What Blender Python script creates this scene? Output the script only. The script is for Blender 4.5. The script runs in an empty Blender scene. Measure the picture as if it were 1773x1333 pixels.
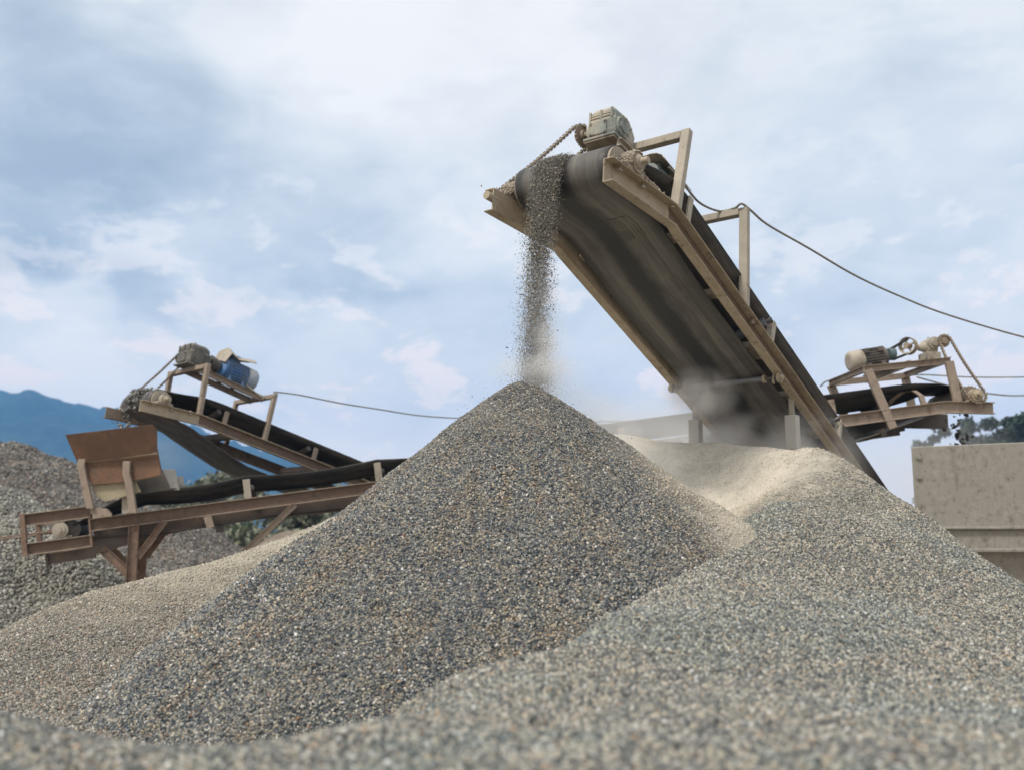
import bpy, bmesh, math, random
import numpy as np
from mathutils import Vector

random.seed(7)
RNG = np.random.default_rng(7)
SC = bpy.context.scene
COL = SC.collection

# ------------------------------------------------------------------ camera
GZ = 0.0                      # ground height
CZ = 2.3                      # camera height
FPX, HOR, CX, CY = 1728.0, 930.0, 886.5, 666.5
PITCH = math.atan2(HOR - CY, FPX)
cam_d = bpy.data.cameras.new('camera')
cam = bpy.data.objects.new('camera', cam_d)
COL.objects.link(cam)
cam.location = (0, 0, CZ)
cam.rotation_euler = (math.pi / 2 + PITCH, 0, 0)
cam_d.sensor_width = 36
cam_d.lens = 36 * FPX / 1773
cam_d.clip_start = 0.05
cam_d.clip_end = 20000
cam_d.dof.use_dof = True
cam_d.dof.focus_distance = 7.0
cam_d.dof.aperture_fstop = 1.75
SC.camera = cam

FV = np.array([0, math.cos(PITCH), math.sin(PITCH)])
UV_ = np.array([0, -math.sin(PITCH), math.cos(PITCH)])


def ray(x, y):
    return FV + np.array([1, 0, 0]) * (x - CX) / FPX - UV_ * (y - CY) / FPX


def at(x, y, Y):
    """world point at depth Y seen at that spot of the survey picture"""
    d = ray(x, y)
    return d * (Y / d[1]) + np.array([0, 0, CZ])


# ------------------------------------------------------------------ sky + sun
SUN_EL, SUN_AZ = 52.0, -140.0     # azimuth clockwise from +Y, behind left
world = bpy.data.worlds.new('World')
SC.world = world
world.use_nodes = True
WN = world.node_tree
WN.nodes.clear()


class NT:
    """tiny node helper"""
    def __init__(s, nt):
        s.nt = nt

    def n(s, typ, **kw):
        nd = s.nt.nodes.new(typ)
        for k, v in kw.items():
            if k.startswith('i_'):
                key = k[2:]
                nd.inputs[int(key) if key.isdigit() else key.replace('_', ' ')].default_value = v
            else:
                setattr(nd, k, v)
        return nd

    def l(s, a, b):
        s.nt.links.new(a, b)

    def math(s, op, a, b=None, c=None, clamp=False):
        nd = s.nt.nodes.new('ShaderNodeMath')
        nd.operation = op
        nd.use_clamp = clamp
        for i, v in enumerate((a, b, c)):
            if v is None:
                continue
            if isinstance(v, (int, float)):
                nd.inputs[i].default_value = v
            else:
                s.l(v, nd.inputs[i])
        return nd.outputs[0]

    def mix(s, fac, a, b, blend='MIX'):
        nd = s.nt.nodes.new('ShaderNodeMix')
        nd.data_type = 'RGBA'
        nd.blend_type = blend
        for sock, v in ((nd.inputs[0], fac), (nd.inputs[6], a), (nd.inputs[7], b)):
            if isinstance(v, (int, float)):
                sock.default_value = v
            elif isinstance(v, (tuple, list)):
                sock.default_value = (*v[:3], 1)
            else:
                s.l(v, sock)
        return nd.outputs[2]

    def noise(s, vec, scale, detail=4, rough=.55, dist=0.0):
        nd = s.nt.nodes.new('ShaderNodeTexNoise')
        nd.inputs['Scale'].default_value = scale
        nd.inputs['Detail'].default_value = detail
        nd.inputs['Roughness'].default_value = rough
        nd.inputs['Distortion'].default_value = dist
        if vec is not None:
            s.l(vec, nd.inputs['Vector'])
        return nd.outputs['Fac']

    def remap(s, v, a, b, c=0.0, d=1.0, smooth=True):
        nd = s.nt.nodes.new('ShaderNodeMapRange')
        nd.interpolation_type = 'SMOOTHSTEP' if smooth else 'LINEAR'
        for i, x in enumerate((a, b, c, d)):
            nd.inputs[i + 1].default_value = x
        s.l(v, nd.inputs[0])
        return nd.outputs[0]

    def ramp(s, fac, stops, interp='LINEAR'):
        nd = s.nt.nodes.new('ShaderNodeValToRGB')
        cr = nd.color_ramp
        cr.interpolation = interp
        while len(cr.elements) > 1:
            cr.elements.remove(cr.elements[-1])
        cr.elements[0].position = stops[0][0]
        cr.elements[0].color = (*stops[0][1], 1)
        for p, c in stops[1:]:
            e = cr.elements.new(p)
            e.color = (*c, 1)
        s.l(fac, nd.inputs[0])
        return nd.outputs[0]


w = NT(WN)
sky = w.n('ShaderNodeTexSky', sky_type='NISHITA', sun_disc=False)
sky.sun_elevation = math.radians(SUN_EL)
sky.sun_rotation = math.radians(SUN_AZ)
sky.altitude = 100
sky.dust_density = 2.0
tc = w.n('ShaderNodeTexCoord')
mp = w.n('ShaderNodeMapping')
mp.inputs['Scale'].default_value = (1.0, 1.0, 2.0)
w.l(tc.outputs['Generated'], mp.inputs['Vector'])
vec = mp.outputs[0]
n1 = w.noise(vec, 3.2, 6, .58, .35)
n2 = w.noise(vec, 8.0, 5, .55, .3)
n3 = w.noise(vec, 20.0, 3, .5, .1)
# large cloud masses: (x, y of the survey picture, radius in degrees, lightness)
lum = w.math('ADD', w.math('MULTIPLY', w.math('SUBTRACT', n1, .5), .36), w.math('MULTIPLY', w.math('SUBTRACT', n2, .5), .50))
lum = w.math('ADD', lum, w.math('MULTIPLY', w.math('SUBTRACT', n3, .5), .22))
lum = w.math('ADD', lum, .575)
# small puffs low in the sky
psp = w.n('ShaderNodeSeparateXYZ')
w.l(tc.outputs['Generated'], psp.inputs[0])
n4 = w.noise(vec, 9.5, 6, .62, .2)
puff = w.math('MULTIPLY', w.remap(n4, .53, .63, 0, .46), w.remap(psp.outputs['Z'], .10, .42, 1.0, .15))
lum = w.math('ADD', lum, puff)
BLOBS = [(560, 60, 12, .46), (900, 120, 11, .24), (0, 20, 7, .20), (40, 225, 9, -.50), (330, 255, 9, -.32), (560, 300, 7, -.30),
         (720, 320, 6, -.14), (400, 470, 7, .18), (120, 470, 6, .08), (60, 545, 4, -.18), (480, 600, 7, -.16), (680, 520, 6, -.10),
         (1000, 600, 6, -.12), (30, 630, 4.0, .34), (130, 665, 3.0, .26), (590, 665, 3.6, .28), (780, 440, 2.4, .16), (1180, 130, 8, .10),
         (1480, 330, 6.5, -.08), (1600, 430, 3, .16), (1380, 520, 5, -.16), (1500, 640, 6, .26), (1690, 560, 5, .12), (1700, 130, 8, .05),
         (330, 590, 3, .14), (1740, 330, 4, -.08)]
wob = w.n('ShaderNodeTexNoise')
wob.inputs['Scale'].default_value = 6.0
wob.inputs['Detail'].default_value = 4.0
w.l(vec, wob.inputs['Vector'])
wv = w.n('ShaderNodeVectorMath', operation='SUBTRACT')
w.l(wob.outputs['Color'], wv.inputs[0])
wv.inputs[1].default_value = (.5, .5, .5)
ws = w.n('ShaderNodeVectorMath', operation='SCALE')
w.l(wv.outputs[0], ws.inputs[0])
ws.inputs['Scale'].default_value = .30
wa = w.n('ShaderNodeVectorMath', operation='ADD')
w.l(ws.outputs[0], wa.inputs[0])
w.l(tc.outputs['Generated'], wa.inputs[1])
wn_ = w.n('ShaderNodeVectorMath', operation='NORMALIZE')
w.l(wa.outputs[0], wn_.inputs[0])
for bx_, by_, br_, bl_ in BLOBS:
    d = ray(bx_, by_)
    d = d / np.linalg.norm(d)
    dt = w.n('ShaderNodeVectorMath', operation='DOT_PRODUCT')
    w.l(wn_.outputs[0], dt.inputs[0])
    dt.inputs[1].default_value = tuple(d)
    f = w.remap(dt.outputs['Value'], math.cos(math.radians(br_ * 1.25)), 1.0, 0.0, bl_, smooth=False)
    lum = w.math('ADD', lum, f)
cloud = w.ramp(lum, [(0.0, (.41, .495, .60)), (.28, (.54, .62, .71)), (.5, (.70, .76, .825)), (.68, (.81, .85, .89)),
                     (.85, (.87, .89, .92)), (1.0, (.94, .95, .96))])
# warm tint on the small clouds low in the sky
sep = w.n('ShaderNodeSeparateXYZ')
w.l(tc.outputs['Generated'], sep.inputs[0])
low = w.remap(sep.outputs['Z'], .05, .34, 1.0, 0.0)
warm = w.math('MULTIPLY', low, w.remap(n4, .52, .61, 0, .9))
cloud = w.mix(warm, cloud, (1.15, .97, .89))
skyc = w.n('ShaderNodeVectorMath', operation='SCALE')
w.l(sky.outputs[0], skyc.inputs[0])
skyc.inputs['Scale'].default_value = .09
gap = w.remap(w.math('ADD', n1, w.math('MULTIPLY', n2, .4)), .50, .74, .10, .0)
col = w.mix(w.math('ADD', gap, .04), cloud, skyc.outputs[0])
# the sky is brighter and paler close to the horizon
hzn = w.remap(sep.outputs['Z'], -.02, .26, 1.0, 0.0)
col = w.mix(w.math('MULTIPLY', hzn, .68), col, (1.36, 1.17, 1.02))
col = w.mix(1.0, col, (1.04, 1.015, .985), 'MULTIPLY')
bg = w.n('ShaderNodeBackground')
w.l(col, bg.inputs['Color'])
bg.inputs['Strength'].default_value = 1.09
wo = w.n('ShaderNodeOutputWorld')
w.l(bg.outputs[0], wo.inputs['Surface'])

sun_d = bpy.data.lights.new('sun', 'SUN')
sun = bpy.data.objects.new('sun', sun_d)
COL.objects.link(sun)
sun_d.energy = 2.9
sun_d.angle = math.radians(12)
sun_d.color = (1, .94, .85)
_az, _el = math.radians(SUN_AZ), math.radians(SUN_EL)
sdir = Vector((math.sin(_az) * math.cos(_el), math.cos(_az) * math.cos(_el), math.sin(_el)))
sun.rotation_euler = sdir.to_track_quat('Z', 'Y').to_euler()
sun.location = sdir * 60

SC.view_settings.view_transform = 'Standard'
SC.view_settings.look = 'None'
SC.view_settings.exposure = 0.0
SC.view_settings.gamma = 1.0
SC.view_settings.use_curve_mapping = False
SC.render.engine = 'CYCLES'
SC.cycles.use_denoising = True
SC.cycles.max_bounces = 6
SC.cycles.diffuse_bounces = 3
SC.cycles.glossy_bounces = 2
SC.cycles.transmission_bounces = 2
SC.cycles.transparent_max_bounces = 8
SC.cycles.volume_bounces = 3
SC.cycles.volume_step_rate = 1.0
SC.cycles.use_fast_gi = False


# ------------------------------------------------------------------ materials
def material(name):
    m = bpy.data.materials.new(name)
    m.use_nodes = True
    m.node_tree.nodes.clear()
    k = NT(m.node_tree)
    out = k.n('ShaderNodeOutputMaterial')
    b = k.n('ShaderNodeBsdfPrincipled')
    k.l(b.outputs[0], out.inputs['Surface'])
    return m, k, b, out


def bump(k, b, h, strength=.3, dist=.01):
    nd = k.n('ShaderNodeBump')
    nd.inputs['Strength'].default_value = strength
    nd.inputs['Distance'].default_value = dist
    k.l(h, nd.inputs['Height'])
    k.l(nd.outputs[0], b.inputs['Normal'])


def steel(name, paint, rust, dust, rust_amt=.5, dust_amt=.5, rough=.75, metal=0.0, grime=(.06, .05, .04)):
    m, k, b, out = material(name)
    tcn = k.n('ShaderNodeTexCoord')
    o = tcn.outputs['Object']
    geo = k.n('ShaderNodeNewGeometry')
    big = k.noise(o, 2.3, 5, .6, .4)
    mid = k.noise(o, 11, 6, .65, .2)
    fine = k.noise(o, 75, 4, .6)
    st = k.n('ShaderNodeMapping')
    st.inputs['Scale'].default_value = (5, 5, .9)
    k.l(o, st.inputs['Vector'])
    streak = k.noise(st.outputs[0], 1.6, 7, .68, .6)
    rm = k.math('ADD', k.math('MULTIPLY', big, .5), k.math('MULTIPLY', mid, .5))
    rf = k.remap(rm, .62 - rust_amt * .28, .74 - rust_amt * .22)
    c = k.mix(rf, paint, rust)
    c = k.mix(k.remap(streak, .52, .70, 0, .6), c, grime)
    sp = k.n('ShaderNodeSeparateXYZ')
    k.l(geo.outputs['Normal'], sp.inputs[0])
    up = k.remap(sp.outputs['Z'], .1, .8)
    df = k.math('ADD', k.math('MULTIPLY', up, .55), k.remap(k.math('ADD', k.math('MULTIPLY', big, .70), k.math('MULTIPLY', fine, .30)), .38, .64, 0, .9))
    df = k.math('MULTIPLY', df, dust_amt, clamp=True)
    c = k.mix(df, c, dust)
    c = k.mix(k.remap(fine, .3, .75, 0, .10), c, (.50, .45, .37))
    c = k.mix(k.remap(mid, .58, .72, 0, .55), c, grime)
    spots = k.noise(o, 24, 3, .7, .5)
    c = k.mix(k.remap(spots, .66, .72, 0, .55), c, grime)
    k.l(c, b.inputs['Base Color'])
    b.inputs['Roughness'].default_value = rough
    b.inputs['Metallic'].default_value = metal
    bump(k, b, k.math('ADD', mid, k.math('MULTIPLY', fine, .6)), .35, .006)
    return m


M = {}
M['tan'] = steel('dusty_tan_steel', (.33, .265, .185), (.15, .09, .05), (.50, .425, .315), .35, .62)
M['post'] = steel('dusty_post_steel', (.33, .29, .23), (.17, .11, .07), (.50, .44, .35), .25, .6)
M['rustweb_shade'] = steel('shaded_rust_web', (.125, .075, .05), (.08, .04, .024), (.24, .18, .13), .6, .34)  # rusty steel, darkened to paint in the shade of the channel recess
M['web'] = steel('shaded_brown_web', (.115, .075, .045), (.07, .042, .024), (.26, .195, .125), .6, .32)  # brown steel with the top flange's shade painted into its colour
M['rust'] = steel('rusty_steel', (.19, .115, .075), (.11, .052, .030), (.36, .28, .21), .7, .42)
M['rustpost'] = steel('rusty_post_steel', (.25, .19, .145), (.14, .085, .055), (.42, .35, .27), .5, .55)
M['plate'] = steel('rusty_plate', (.11, .055, .030), (.17, .070, .028), (.24, .165, .11), .6, .26, .85)
M['greyplate'] = steel('grey_dusty_plate', (.22, .22, .22), (.14, .12, .10), (.40, .38, .34), .3, .5)
M['tanplate'] = steel('tan_dusty_plate', (.32, .27, .17), (.14, .10, .06), (.42, .36, .25), .25, .5)
M['hopper'] = steel('dusty_hopper_steel', (.26, .24, .205), (.15, .135, .11), (.37, .345, .295), .6, .6, .85, grime=(.09, .08, .065))
M['cement'] = steel('caked_dust', (.30, .25, .19), (.24, .19, .13), (.46, .41, .33), .4, .55, .95)
M['gear'] = steel('grey_green_casting', (.19, .22, .20), (.22, .18, .13), (.44, .385, .30), .45, .85, .75)
M['darkgear'] = steel('grimy_dark_casting', (.07, .07, .065), (.10, .08, .06), (.30, .27, .22), .4, .45, .7)
M['blue'] = steel('blue_motor_paint', (.025, .15, .38), (.03, .10, .24), (.42, .42, .40), .25, .38, .65, grime=(.02, .05, .09))
M['bluepale'] = steel('pale_blue_motor_shell', (.16, .28, .42), (.10, .2, .36), (.50, .47, .41), .3, .62, .6)
M['teal'] = steel('teal_motor_paint', (.03, .085, .10), (.04, .05, .05), (.34, .31, .26), .2, .3, .55)
M['chain'] = steel('dusty_chain', (.20, .15, .10), (.11, .075, .045), (.40, .33, .25), .5, .55, .7)
M['iron'] = steel('dark_iron', (.05, .045, .04), (.08, .055, .04), (.26, .22, .18), .4, .3, .6)
M['roller'] = steel('grey_roller_steel', (.16, .17, .19), (.10, .09, .08), (.34, .32, .3), .2, .3, .4, metal=.4)
M['white'] = steel('dusty_white_paint', (.46, .44, .39), (.30, .26, .20), (.52, .48, .41), .3, .5, .7)


M['skirt'] = steel('dark_brown_skirt', (.085, .06, .048), (.10, .06, .04), (.20, .165, .135), .5, .3)


def rubber(name, base=(.018, .018, .020), dust=(.24, .20, .145), amt=.5, centre=.0):
    m, k, b, out = material(name)
    uv = k.n('ShaderNodeUVMap')
    mp_ = k.n('ShaderNodeMapping')
    mp_.inputs['Scale'].default_value = (.35, 5.0, 1)
    k.l(uv.outputs[0], mp_.inputs['Vector'])
    s1 = k.noise(mp_.outputs[0], 2.2, 6, .65, .3)
    mp2 = k.n('ShaderNodeMapping')
    mp2.inputs['Scale'].default_value = (1.2, 30, 1)
    k.l(uv.outputs[0], mp2.inputs['Vector'])
    s2 = k.noise(mp2.outputs[0], 2.0, 4, .6)
    tcn = k.n('ShaderNodeTexCoord')
    s3 = k.noise(tcn.outputs['Object'], 5, 6, .65)
    f = k.math('ADD', k.math('MULTIPLY', s1, .62), k.math('ADD', k.math('MULTIPLY', s2, .16), k.math('MULTIPLY', s3, .22)))
    f = k.remap(f, .38 if centre else .42, .68 if centre else .62, 0 if not centre else .20, amt)
    if centre:
        sp = k.n('ShaderNodeSeparateXYZ')
        k.l(uv.outputs[0], sp.inputs[0])
        wob_ = k.math('MULTIPLY', k.math('SUBTRACT', s3, .5), .12)
        cc = k.math('ABSOLUTE', k.math('ADD', k.math('ADD', sp.outputs['Y'], .05), wob_))
        f = k.math('MULTIPLY', f, k.remap(cc, .05, .17, 1 - centre, 1.0))
        edge = k.remap(k.math('ADD', k.math('ABSOLUTE', sp.outputs['Y']), wob_), .24, .40, 1.0, .55)
        f = k.math('MULTIPLY', f, edge)
    c = k.mix(f, base, dust)
    k.l(c, b.inputs['Base Color'])
    b.inputs['Roughness'].default_value = .55
    bump(k, b, k.math('ADD', s2, s3), .25, .004)
    return m


M['rubber'] = rubber('black_belt_rubber', amt=.25)
M['rubber_dusty'] = rubber('dusty_belt_rubber', base=(.012, .012, .013), dust=(.27, .245, .205), amt=.68, centre=.96)
M['patch'] = rubber('belt_patch', base=(.05, .05, .045), dust=(.22, .20, .15), amt=.9)
M['rubber_grey'] = rubber('grey_belt_rubber', base=(.05, .045, .042), dust=(.20, .17, .14), amt=.7)

STONE = [(0.0, (.032, .037, .043)), (.12, (.055, .064, .076)), (.26, (.085, .098, .110)), (.38, (.125, .138, .140)), (.50, (.19, .19, .175)),
         (.66, (.245, .232, .195)), (.79, (.34, .29, .215)), (.88, (.20, .13, .085)), (.91, (.38, .36, .31)), (.975, (.50, .48, .45))]
STONE_PALE = [(0.0, (.055, .060, .062)), (.13, (.10, .11, .11)), (.32, (.16, .168, .160)), (.47, (.245, .24, .208)), (.60, (.34, .325, .27)),
              (.73, (.44, .385, .295)), (.84, (.34, .25, .17)), (.89, (.48, .45, .39)), (.97, (.56, .54, .50))]
STONE_WARM = [(0.0, (.05, .05, .045)), (.15, (.11, .108, .10)), (.35, (.18, .172, .155)), (.55, (.25, .232, .20)), (.72, (.33, .285, .22)),
              (.82, (.26, .17, .12)), (.90, (.38, .34, .29)), (.97, (.5, .47, .43))]


def gravel_mats(name, ramp, dustcol, dust_nodes, cell, tint=None, fill=.55, gain=1.0, peak=None):
    """returns (stone material, bed material); dust_nodes(k, pos) -> 0..1 amount of settled dust"""
    res = []
    for kind in ('stones', 'bed'):
        m, k, b, out = material(name + '_' + kind)
        geo = k.n('ShaderNodeNewGeometry')
        pos = geo.outputs['Position']
        if kind == 'stones':
            rnd = geo.outputs['Random Per Island']
            c = k.ramp(rnd, ramp, 'CONSTANT')
            fl = k.math('MULTIPLY_ADD', k.math('FRACT', k.math('MULTIPLY', rnd, 37.7)), .5, .75 * gain)
            nd = k.n('ShaderNodeVectorMath', operation='SCALE')
            k.l(c, nd.inputs[0])
            k.l(fl, nd.inputs['Scale'])
            c = nd.outputs[0]
        else:
            vo = k.n('ShaderNodeTexVoronoi', feature='F1')
            vo.inputs['Scale'].default_value = 1.0 / cell
            k.l(pos, vo.inputs['Vector'])
            sp = k.n('ShaderNodeSeparateColor')
            k.l(vo.outputs['Color'], sp.inputs[0])
            c = k.ramp(sp.outputs[0], ramp, 'CONSTANT')
            nd = k.n('ShaderNodeVectorMath', operation='SCALE')
            k.l(c, nd.inputs[0])
            nd.inputs['Scale'].default_value = fill * gain
            c = nd.outputs[0]
            hgt = k.math('MULTIPLY', vo.outputs['Distance'], -1.0)
            bump(k, b, k.math('ADD', hgt, k.math('ADD', k.noise(pos, 2.0 / cell, 2, .5), k.math('MULTIPLY', k.noise(pos, 9, 5, .6), 2.5))), .8, cell * .5)
        big = k.noise(pos, 1.1, 4, .6, .3)
        if tint and peak is not None:
            # colour bands run down the slope from the peak
            sp = k.n('ShaderNodeSeparateXYZ')
            k.l(pos, sp.inputs[0])
            dx_, dy_ = k.math('SUBTRACT', sp.outputs['X'], float(peak[0])), k.math('SUBTRACT', sp.outputs['Y'], float(peak[1]))
            an_ = k.math('ARCTAN2', dx_, dy_)
            r_ = k.math('SQRT', k.math('ADD', k.math('MULTIPLY', dx_, dx_), k.math('MULTIPLY', dy_, dy_)))
            cb = k.n('ShaderNodeCombineXYZ')
            k.l(k.math('MULTIPLY', k.math('ABSOLUTE', an_), 3.6), cb.inputs[0])
            k.l(k.math('MULTIPLY', r_, .75), cb.inputs[1])
            big = k.math('ADD', k.math('MULTIPLY', k.noise(cb.outputs[0], 1.6, 6, .65, .7), .75), k.math('MULTIPLY', big, .25))
        if tint:
            c = k.mix(k.remap(big, .48, .62, 0, .55), c, k.mix(1.0, c, tint, 'MULTIPLY'))
            big2 = k.noise(pos, 2.6, 3, .55, .2)
            c = k.mix(k.remap(big2, .52, .7, 0, .6), c, k.mix(1.0, c, (.78, .80, .86), 'MULTIPLY'))
        if dust_nodes:
            f = dust_nodes(k, pos, kind == 'stones')
            nv = k.noise(pos, 55, 3, .6)
            nw = k.noise(pos, 5, 4, .6)
            dv = k.mix(k.remap(k.math('ADD', k.math('MULTIPLY', nv, .5), k.math('MULTIPLY', nw, .5)), .36, .64), tuple(x * .76 for x in dustcol), tuple(min(.75, x * 1.06) for x in dustcol))
            c = k.mix(f, c, dv)
        k.l(c, b.inputs['Base Color'])
        b.inputs['Roughness'].default_value = .88
        b.inputs['Specular IOR Level'].default_value = .25
        res.append(m)
    return res


# ------------------------------------------------------------------ mesh building
class MB:
    def __init__(s):
        s.v, s.f, s.sm, s.uv = [], [], [], None

    def add(s, vs, fs, smooth=False):
        o = len(s.v)
        s.v += [tuple(map(float, p)) for p in vs]
        s.f += [tuple(i + o for i in f) for f in fs]
        s.sm += [smooth] * len(fs)
        return s

    def hexa(s, c):
        """8 corners: bottom 4 (ccw) then top 4"""
        return s.add(c, [(0, 1, 2, 3), (7, 6, 5, 4), (0, 4, 5, 1), (1, 5, 6, 2), (2, 6, 7, 3), (3, 7, 4, 0)])

    def box(s, P, u0, u1, v0, v1, w0, w1):
        return s.hexa([P(u0, v0, w0), P(u1, v0, w0), P(u1, v1, w0), P(u0, v1, w0), P(u0, v0, w1), P(u1, v0, w1), P(u1, v1, w1), P(u0, v1, w1)])

    def bar(s, a, b, wx, wy, side=None):
        """rectangular bar from a to b; side = direction of the wx width"""
        a, b = np.array(a, float), np.array(b, float)
        d = b - a
        d /= np.linalg.norm(d)
        r = np.array(side if side is not None else ((0, 0, 1) if abs(d[2]) < .9 else (1, 0, 0)), float)
        r = r - d * (r @ d)
        r /= np.linalg.norm(r)
        t = np.cross(d, r)
        c = []
        for p in (a, b):
            for sx, sy in ((-1, -1), (1, -1), (1, 1), (-1, 1)):
                c.append(p + r * sx * wx / 2 + t * sy * wy / 2)
        return s.hexa(c)

    def tube(s, pts, r, n=12, caps=True, smooth=True):
        pts = [np.array(p, float) for p in pts]
        rs = r if isinstance(r, (list, tuple)) else [r] * len(pts)
        rings = []
        ref = None
        for i, p in enumerate(pts):
            d = (pts[min(i + 1, len(pts) - 1)] - pts[max(i - 1, 0)])
            nn = np.linalg.norm(d)
            if nn < 1e-9:
                d = pts[-1] - pts[0]
                nn = np.linalg.norm(d)
            d = d / nn
            if ref is None:
                ref = np.array((0, 0, 1.)) if abs(d[2]) < .9 else np.array((1., 0, 0))
            x = ref - d * (ref @ d)
            x /= np.linalg.norm(x)
            ref = x
            y = np.cross(d, x)
            rings.append([p + (x * math.cos(2 * math.pi * k / n) + y * math.sin(2 * math.pi * k / n)) * rs[i] for k in range(n)])
        vs = [p for rg in rings for p in rg]
        fs = []
        for i in range(len(rings) - 1):
            for k in range(n):
                a, b = i * n + k, i * n + (k + 1) % n
                fs.append((a, b, b + n, a + n))
        s.add(vs, fs, smooth)
        if caps:
            s.add(rings[0], [tuple(range(n))[::-1]])
            s.add(rings[-1], [tuple(range(n))])
        return s

    def prism(s, poly, d):
        """polygon (3-D points) extruded by vector d"""
        n = len(poly)
        poly = [np.array(p, float) for p in poly]
        d = np.array(d, float)
        vs = poly + [p + d for p in poly]
        fs = [tuple(range(n))[::-1], tuple(range(n, 2 * n))] + [(i, (i + 1) % n, (i + 1) % n + n, i + n) for i in range(n)]
        return s.add(vs, fs)

    def sweep(s, sections, closed=True, caps=True, smooth=False):
        n = len(sections[0])
        vs = [p for sec in sections for p in sec]
        fs = []
        for i in range(len(sections) - 1):
            for k in range(n if closed else n - 1):
                a, b = i * n + k, i * n + (k + 1) % n
                fs.append((a, b, b + n, a + n))
        if caps and closed:
            fs.append(tuple(range(n))[::-1])
            fs.append(tuple((len(sections) - 1) * n + k for k in range(n)))
        return s.add(vs, fs, smooth)

    def build(s, name, mat, parent=None, bevel=0.0, recalc=True, loc=None, solidify=0.0, subsurf=0):
        L = np.array(loc if loc is not None else (root_loc(parent) if parent is not None else (0, 0, 0)), float)
        me = bpy.data.meshes.new(name)
        me.from_pydata([tuple(np.array(p) - L) for p in s.v], [], s.f)
        me.polygons.foreach_set('use_smooth', s.sm)
        if s.uv is not None:
            ul = me.uv_layers.new(name='UVMap')
            vi = np.empty(len(me.loops), dtype=np.int32)
            me.loops.foreach_get('vertex_index', vi)
            ul.data.foreach_set('uv', np.array(s.uv, dtype=np.float32)[vi].ravel())
        if recalc:
            bm = bmesh.new()
            bm.from_mesh(me)
            bmesh.ops.recalc_face_normals(bm, faces=bm.faces)
            bm.to_mesh(me)
            bm.free()
        me.materials.append(mat)
        o = bpy.data.objects.new(name, me)
        COL.objects.link(o)
        if parent is not None:
            o.parent = parent
        else:
            o.location = L
        if solidify:
            md = o.modifiers.new('solid', 'SOLIDIFY')
            md.thickness = solidify
            md.offset = 0
        if bevel:
            md = o.modifiers.new('bevel', 'BEVEL')
            md.width = bevel
            md.segments = 1
            md.limit_method = 'ANGLE'
        return o


def root_loc(o):
    while o.parent is not None:
        o = o.parent
    return np.array(o.location)


def tag(o, label=None, cat=None, group=None, kind=None):
    if label:
        o['label'] = label
    if cat:
        o['category'] = cat
    if group:
        o['group'] = group
    if kind:
        o['kind'] = kind
    return o


def empty(name, loc, label, cat, group=None):
    o = bpy.data.objects.new(name, None)
    COL.objects.link(o)
    o.location = tuple(loc)
    o.empty_display_size = .2
    return tag(o, label, cat, group)


def catmull(pts, n=10):
    p = [np.array(q, float) for q in pts]
    p = [2 * p[0] - p[1]] + p + [2 * p[-1] - p[-2]]
    out = []
    for i in range(1, len(p) - 2):
        for k in range(n):
            t = k / n
            out.append(.5 * ((2 * p[i]) + (-p[i - 1] + p[i + 1]) * t + (2 * p[i - 1] - 5 * p[i] + 4 * p[i + 1] - p[i + 2]) * t * t
                             + (-p[i - 1] + 3 * p[i] - 3 * p[i + 1] + p[i + 2]) * t ** 3))
    out.append(p[-2])
    return out


# ------------------------------------------------------------------ gravel heaps
def fract_noise(x, y, seed, octaves=4, scale=1.0, gain=.5):
    """smooth value noise, vectorised"""
    tot = np.zeros_like(x)
    amp = 1.0
    for o in range(octaves):
        fx, fy = x * scale, y * scale
        ix, iy = np.floor(fx).astype(np.int64), np.floor(fy).astype(np.int64)
        tx, ty = fx - ix, fy - iy
        tx, ty = tx * tx * (3 - 2 * tx), ty * ty * (3 - 2 * ty)

        def hsh(a, b):
            n = (a * 374761393 + b * 668265263 + (seed + o) * 1442695041) & 0xffffffff
            n = ((n ^ (n >> 13)) * 1274126177) & 0xffffffff
            return ((n ^ (n >> 16)) & 0xffff) / 65535.0 - .5
        v = (hsh(ix, iy) * (1 - tx) + hsh(ix + 1, iy) * tx) * (1 - ty) + (hsh(ix, iy + 1) * (1 - tx) + hsh(ix + 1, iy + 1) * tx) * ty
        tot += v * amp
        amp *= gain
        scale *= 2.03
    return tot


def in_view(p, margin):
    q = p - np.array([0, 0, CZ])
    dep = q @ FV
    sx = q[:, 0] / np.maximum(dep, .01) * FPX
    sy = (q @ UV_) / np.maximum(dep, .01) * FPX
    return (dep > .35) & (np.abs(sx) < 886 * margin + 60) & (np.abs(sy) < 666 * margin + 60), dep


def stone_template(rng, k=10):
    T = []
    for _ in range(k):
        v = np.array([(1, 0, 0), (-1, 0, 0), (0, 1, 0), (0, -1, 0), (0, 0, 1), (0, 0, -1)], float)
        v += rng.normal(0, .28, v.shape)
        v *= rng.uniform(.55, 1.1, 3)
        T.append(v)
    return np.array(T)


SF = np.array([(0, 2, 4), (2, 1, 4), (1, 3, 4), (3, 0, 4), (2, 0, 5), (1, 2, 5), (3, 1, 5), (0, 3, 5)])


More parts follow.
